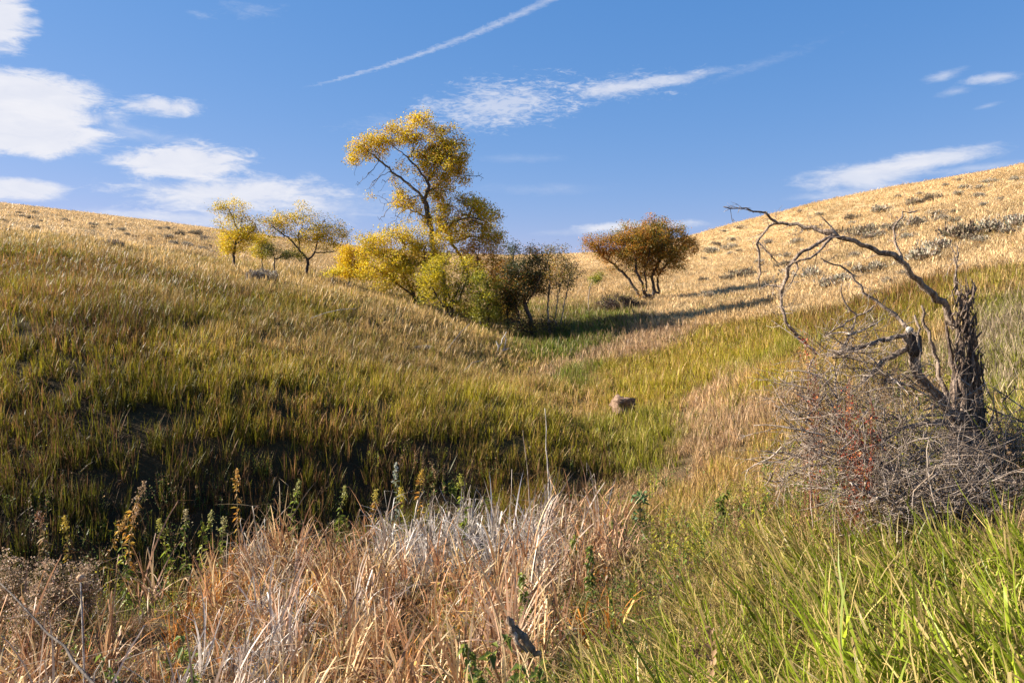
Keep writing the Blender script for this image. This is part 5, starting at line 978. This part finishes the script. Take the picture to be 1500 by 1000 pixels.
def brush_pile():
    g = np.random.default_rng(99); chA = []; chB = []; chC = []
    o = on(1330, 6.3)
    HEAP = [(1200, 560, 6.2, 26), (1180, 600, 6.1, 26), (1230, 600, 6.2, 36), (1210, 650, 5.9, 40), (1270, 640, 6.1, 42), (1320, 620, 6.3, 40), (1360, 660, 6.1, 44), (1300, 690, 5.8, 46), (1230, 700, 5.7, 40), (1400, 700, 5.9, 44), (1350, 720, 5.6, 40), (1460, 690, 6.2, 40), (1290, 735, 5.4, 36), (1180, 650, 5.9, 26), (1480, 650, 6.5, 30), (1260, 540, 6.4, 36), (1300, 560, 6.4, 36), (1380, 600, 6.4, 30), (1210, 520, 6.4, 20), (1250, 500, 6.5, 24), (1440, 735, 5.5, 44), (1165, 690, 5.9, 20), (1500, 700, 6.2, 36), (1410, 660, 6.4, 40), (1470, 665, 6.4, 34), (1380, 740, 5.4, 44), (1320, 715, 5.6, 44), (1270, 715, 5.6, 36), (1340, 670, 6.0, 46), (1500, 735, 5.8, 30), (1520, 680, 6.4, 36), (1490, 620, 6.7, 22), (1480, 720, 5.7, 36), (1430, 640, 6.5, 30)]
    for px, py, Y, w in HEAP:
        c = at(px, py, Y) - o; s = Y / F_PX; gz = on(px, Y)[2] - o[2]
        for k in range(int(w * 1.55)):
            p = c + g.normal(0, 1, 3) * np.array([w * s * .62, w * s * .55, w * s * .42]); p[2] = max(p[2], gz + .03)
            a = g.normal(0, .8) if g.random() < .7 else g.uniform(0, 6.28); d = np.array([math.cos(a) * (1 if g.random() < .5 else -1), g.normal(0, .5), math.sin(a) * .8 + .1]); d /= np.linalg.norm(d); L = g.uniform(.12, .55); cv = g.normal(0, .35, 3); n = 6; P_ = [p]
            for j in range(n): d = d + cv * .22 + g.normal(0, .13, 3); d /= np.linalg.norm(d); P_.append(P_[-1] + d * L / n)
            r = g.uniform(.0012, .0034) if g.random() < .9 else g.uniform(.004, .008)
            (chA if g.random() < .6 else chB).append((np.array(P_), np.linspace(r * 1.2, r * .5, n + 1), 4))
            for _ in range(3):
                i = int(g.integers(1, n)); e = d + g.normal(0, .9, 3); e /= np.linalg.norm(e); q = P_[i] + e * L * .2; chC.append((np.array([P_[i], q, q + (e + g.normal(0, .3, 3)) * L * .12]), np.array([r * .6, r * .45, r * .25]), 3))
    A = np.vstack([at(px, py, Y) - o + g.normal(0, 1, (int(w * 1.5), 3)) * np.array([w * .8, w * .7, w * .62]) * Y / F_PX for px, py, Y, w in HEAP]); f0 = on(1425, 6.6) - o; A = A[A[:, 2] > f0[2] - .6]
    feet = [on(px, Y) - o for px, Y in ((1425, 6.6), (1340, 6.2), (1260, 6.1), (1400, 6.1))]; nd, pr = colonize([f + [0, 0, .03] for f in feet], [-1] * 4, A, .065, .5, .075, g, 150, .05)
    n = len(nd); cn = np.zeros(n); kids = [[] for _ in range(n)]
    for i in range(4, n): kids[pr[i]].append(i)
    for i in range(n - 1, -1, -1):
        cn[i] = max(cn[i], 1)
        if pr[i] >= 0: cn[pr[i]] += cn[i]
    rad = .0016 * cn ** .36; chD = []; stack = [(i, -1) for i in range(4)]
    while stack:
        s_, p_ = stack.pop(); c = [p_, s_] if p_ >= 0 else [s_]; cur = s_
        while kids[cur]:
            ks = sorted(kids[cur], key=lambda q: -cn[q]); stack += [(q, cur) for q in ks[1:]]; cur = ks[0]; c.append(cur)
        if len(c) > 1: chD.append((nd[c], rad[c], 4))
    root = link('brush_pile', None, label='tangled heap of grey broken twigs lying around the foot of the dead shrub', cat='brush pile', loc=o)
    tube_obj('grey_twigs', chA, M_GREY, root, kind='stuff'); tube_obj('brown_twigs', chB, M_DEAD, root, kind='stuff'); tube_obj('fine_twigs', chC, M_GREY, root, kind='stuff'); tube_obj('branches', chD, M_DEAD, root, kind='stuff')
brush_pile()
def red_rose(name, label, pts, seed, n=26):
    g = np.random.default_rng(seed); o = on(pts[0][0], pts[0][2]); root = link(name, None, label=label, cat='wild rose', loc=o, group='red leaved wild roses in the brush'); ch = []; C_ = []
    for k in range(n):
        px, py, Y, w, h = pts[int(g.integers(0, len(pts)))]; b = on(px + g.normal(0, w * .5), Y + g.normal(0, .1)) - o; t = at(px + g.normal(0, w * .55), py + g.uniform(-.5, .5) * h, Y + g.normal(0, .1)) - o; P_ = bend([b, (b + t) / 2 + g.normal(0, .03, 3), t], .08, .005, g)
        ch.append((P_, np.linspace(.003, .0012, len(P_)), 4))
        for j in range(9): C_.append(P_[int(g.uniform(.35, 1) * (len(P_) - 1))] + g.normal(0, .014, 3))
    tube_obj('stems', ch, M_ROSE, root, kind='stuff'); V, T, col = leaf_cloud(np.array(C_), 3, .018, .022, [(.50, .12, .05), (.38, .06, .025), (.58, .2, .06), (.35, .22, .05)], [.38, .24, .24, .14], g, aspect=.7); link('foliage', mesh_np('foliage', V, T, M_HERB, {'col': col}), root, kind='stuff')
M_ROSE = mat_bark('rose_stem', (.20, .06, .04), (.34, .14, .09), 30)
red_rose('wild_rose', 'thin wild rose with red leaves growing up through the middle of the grey brush', [(1265, 600, 5.85, 22, 60), (1250, 640, 5.75, 22, 60), (1280, 640, 5.8, 22, 50), (1240, 570, 5.9, 18, 40), (1262, 665, 5.6, 22, 40)], 5, 40)
red_rose('wild_rose', 'small sprig of bright red leaves above the left end of the brush', [(1182, 484, 6.3, 9, 16), (1190, 476, 6.3, 7, 12)], 6, 7)
red_rose('wild_rose', 'dark red leaved rose sprig at the top left of the brush', [(1196, 552, 6.2, 10, 16)], 7, 8)
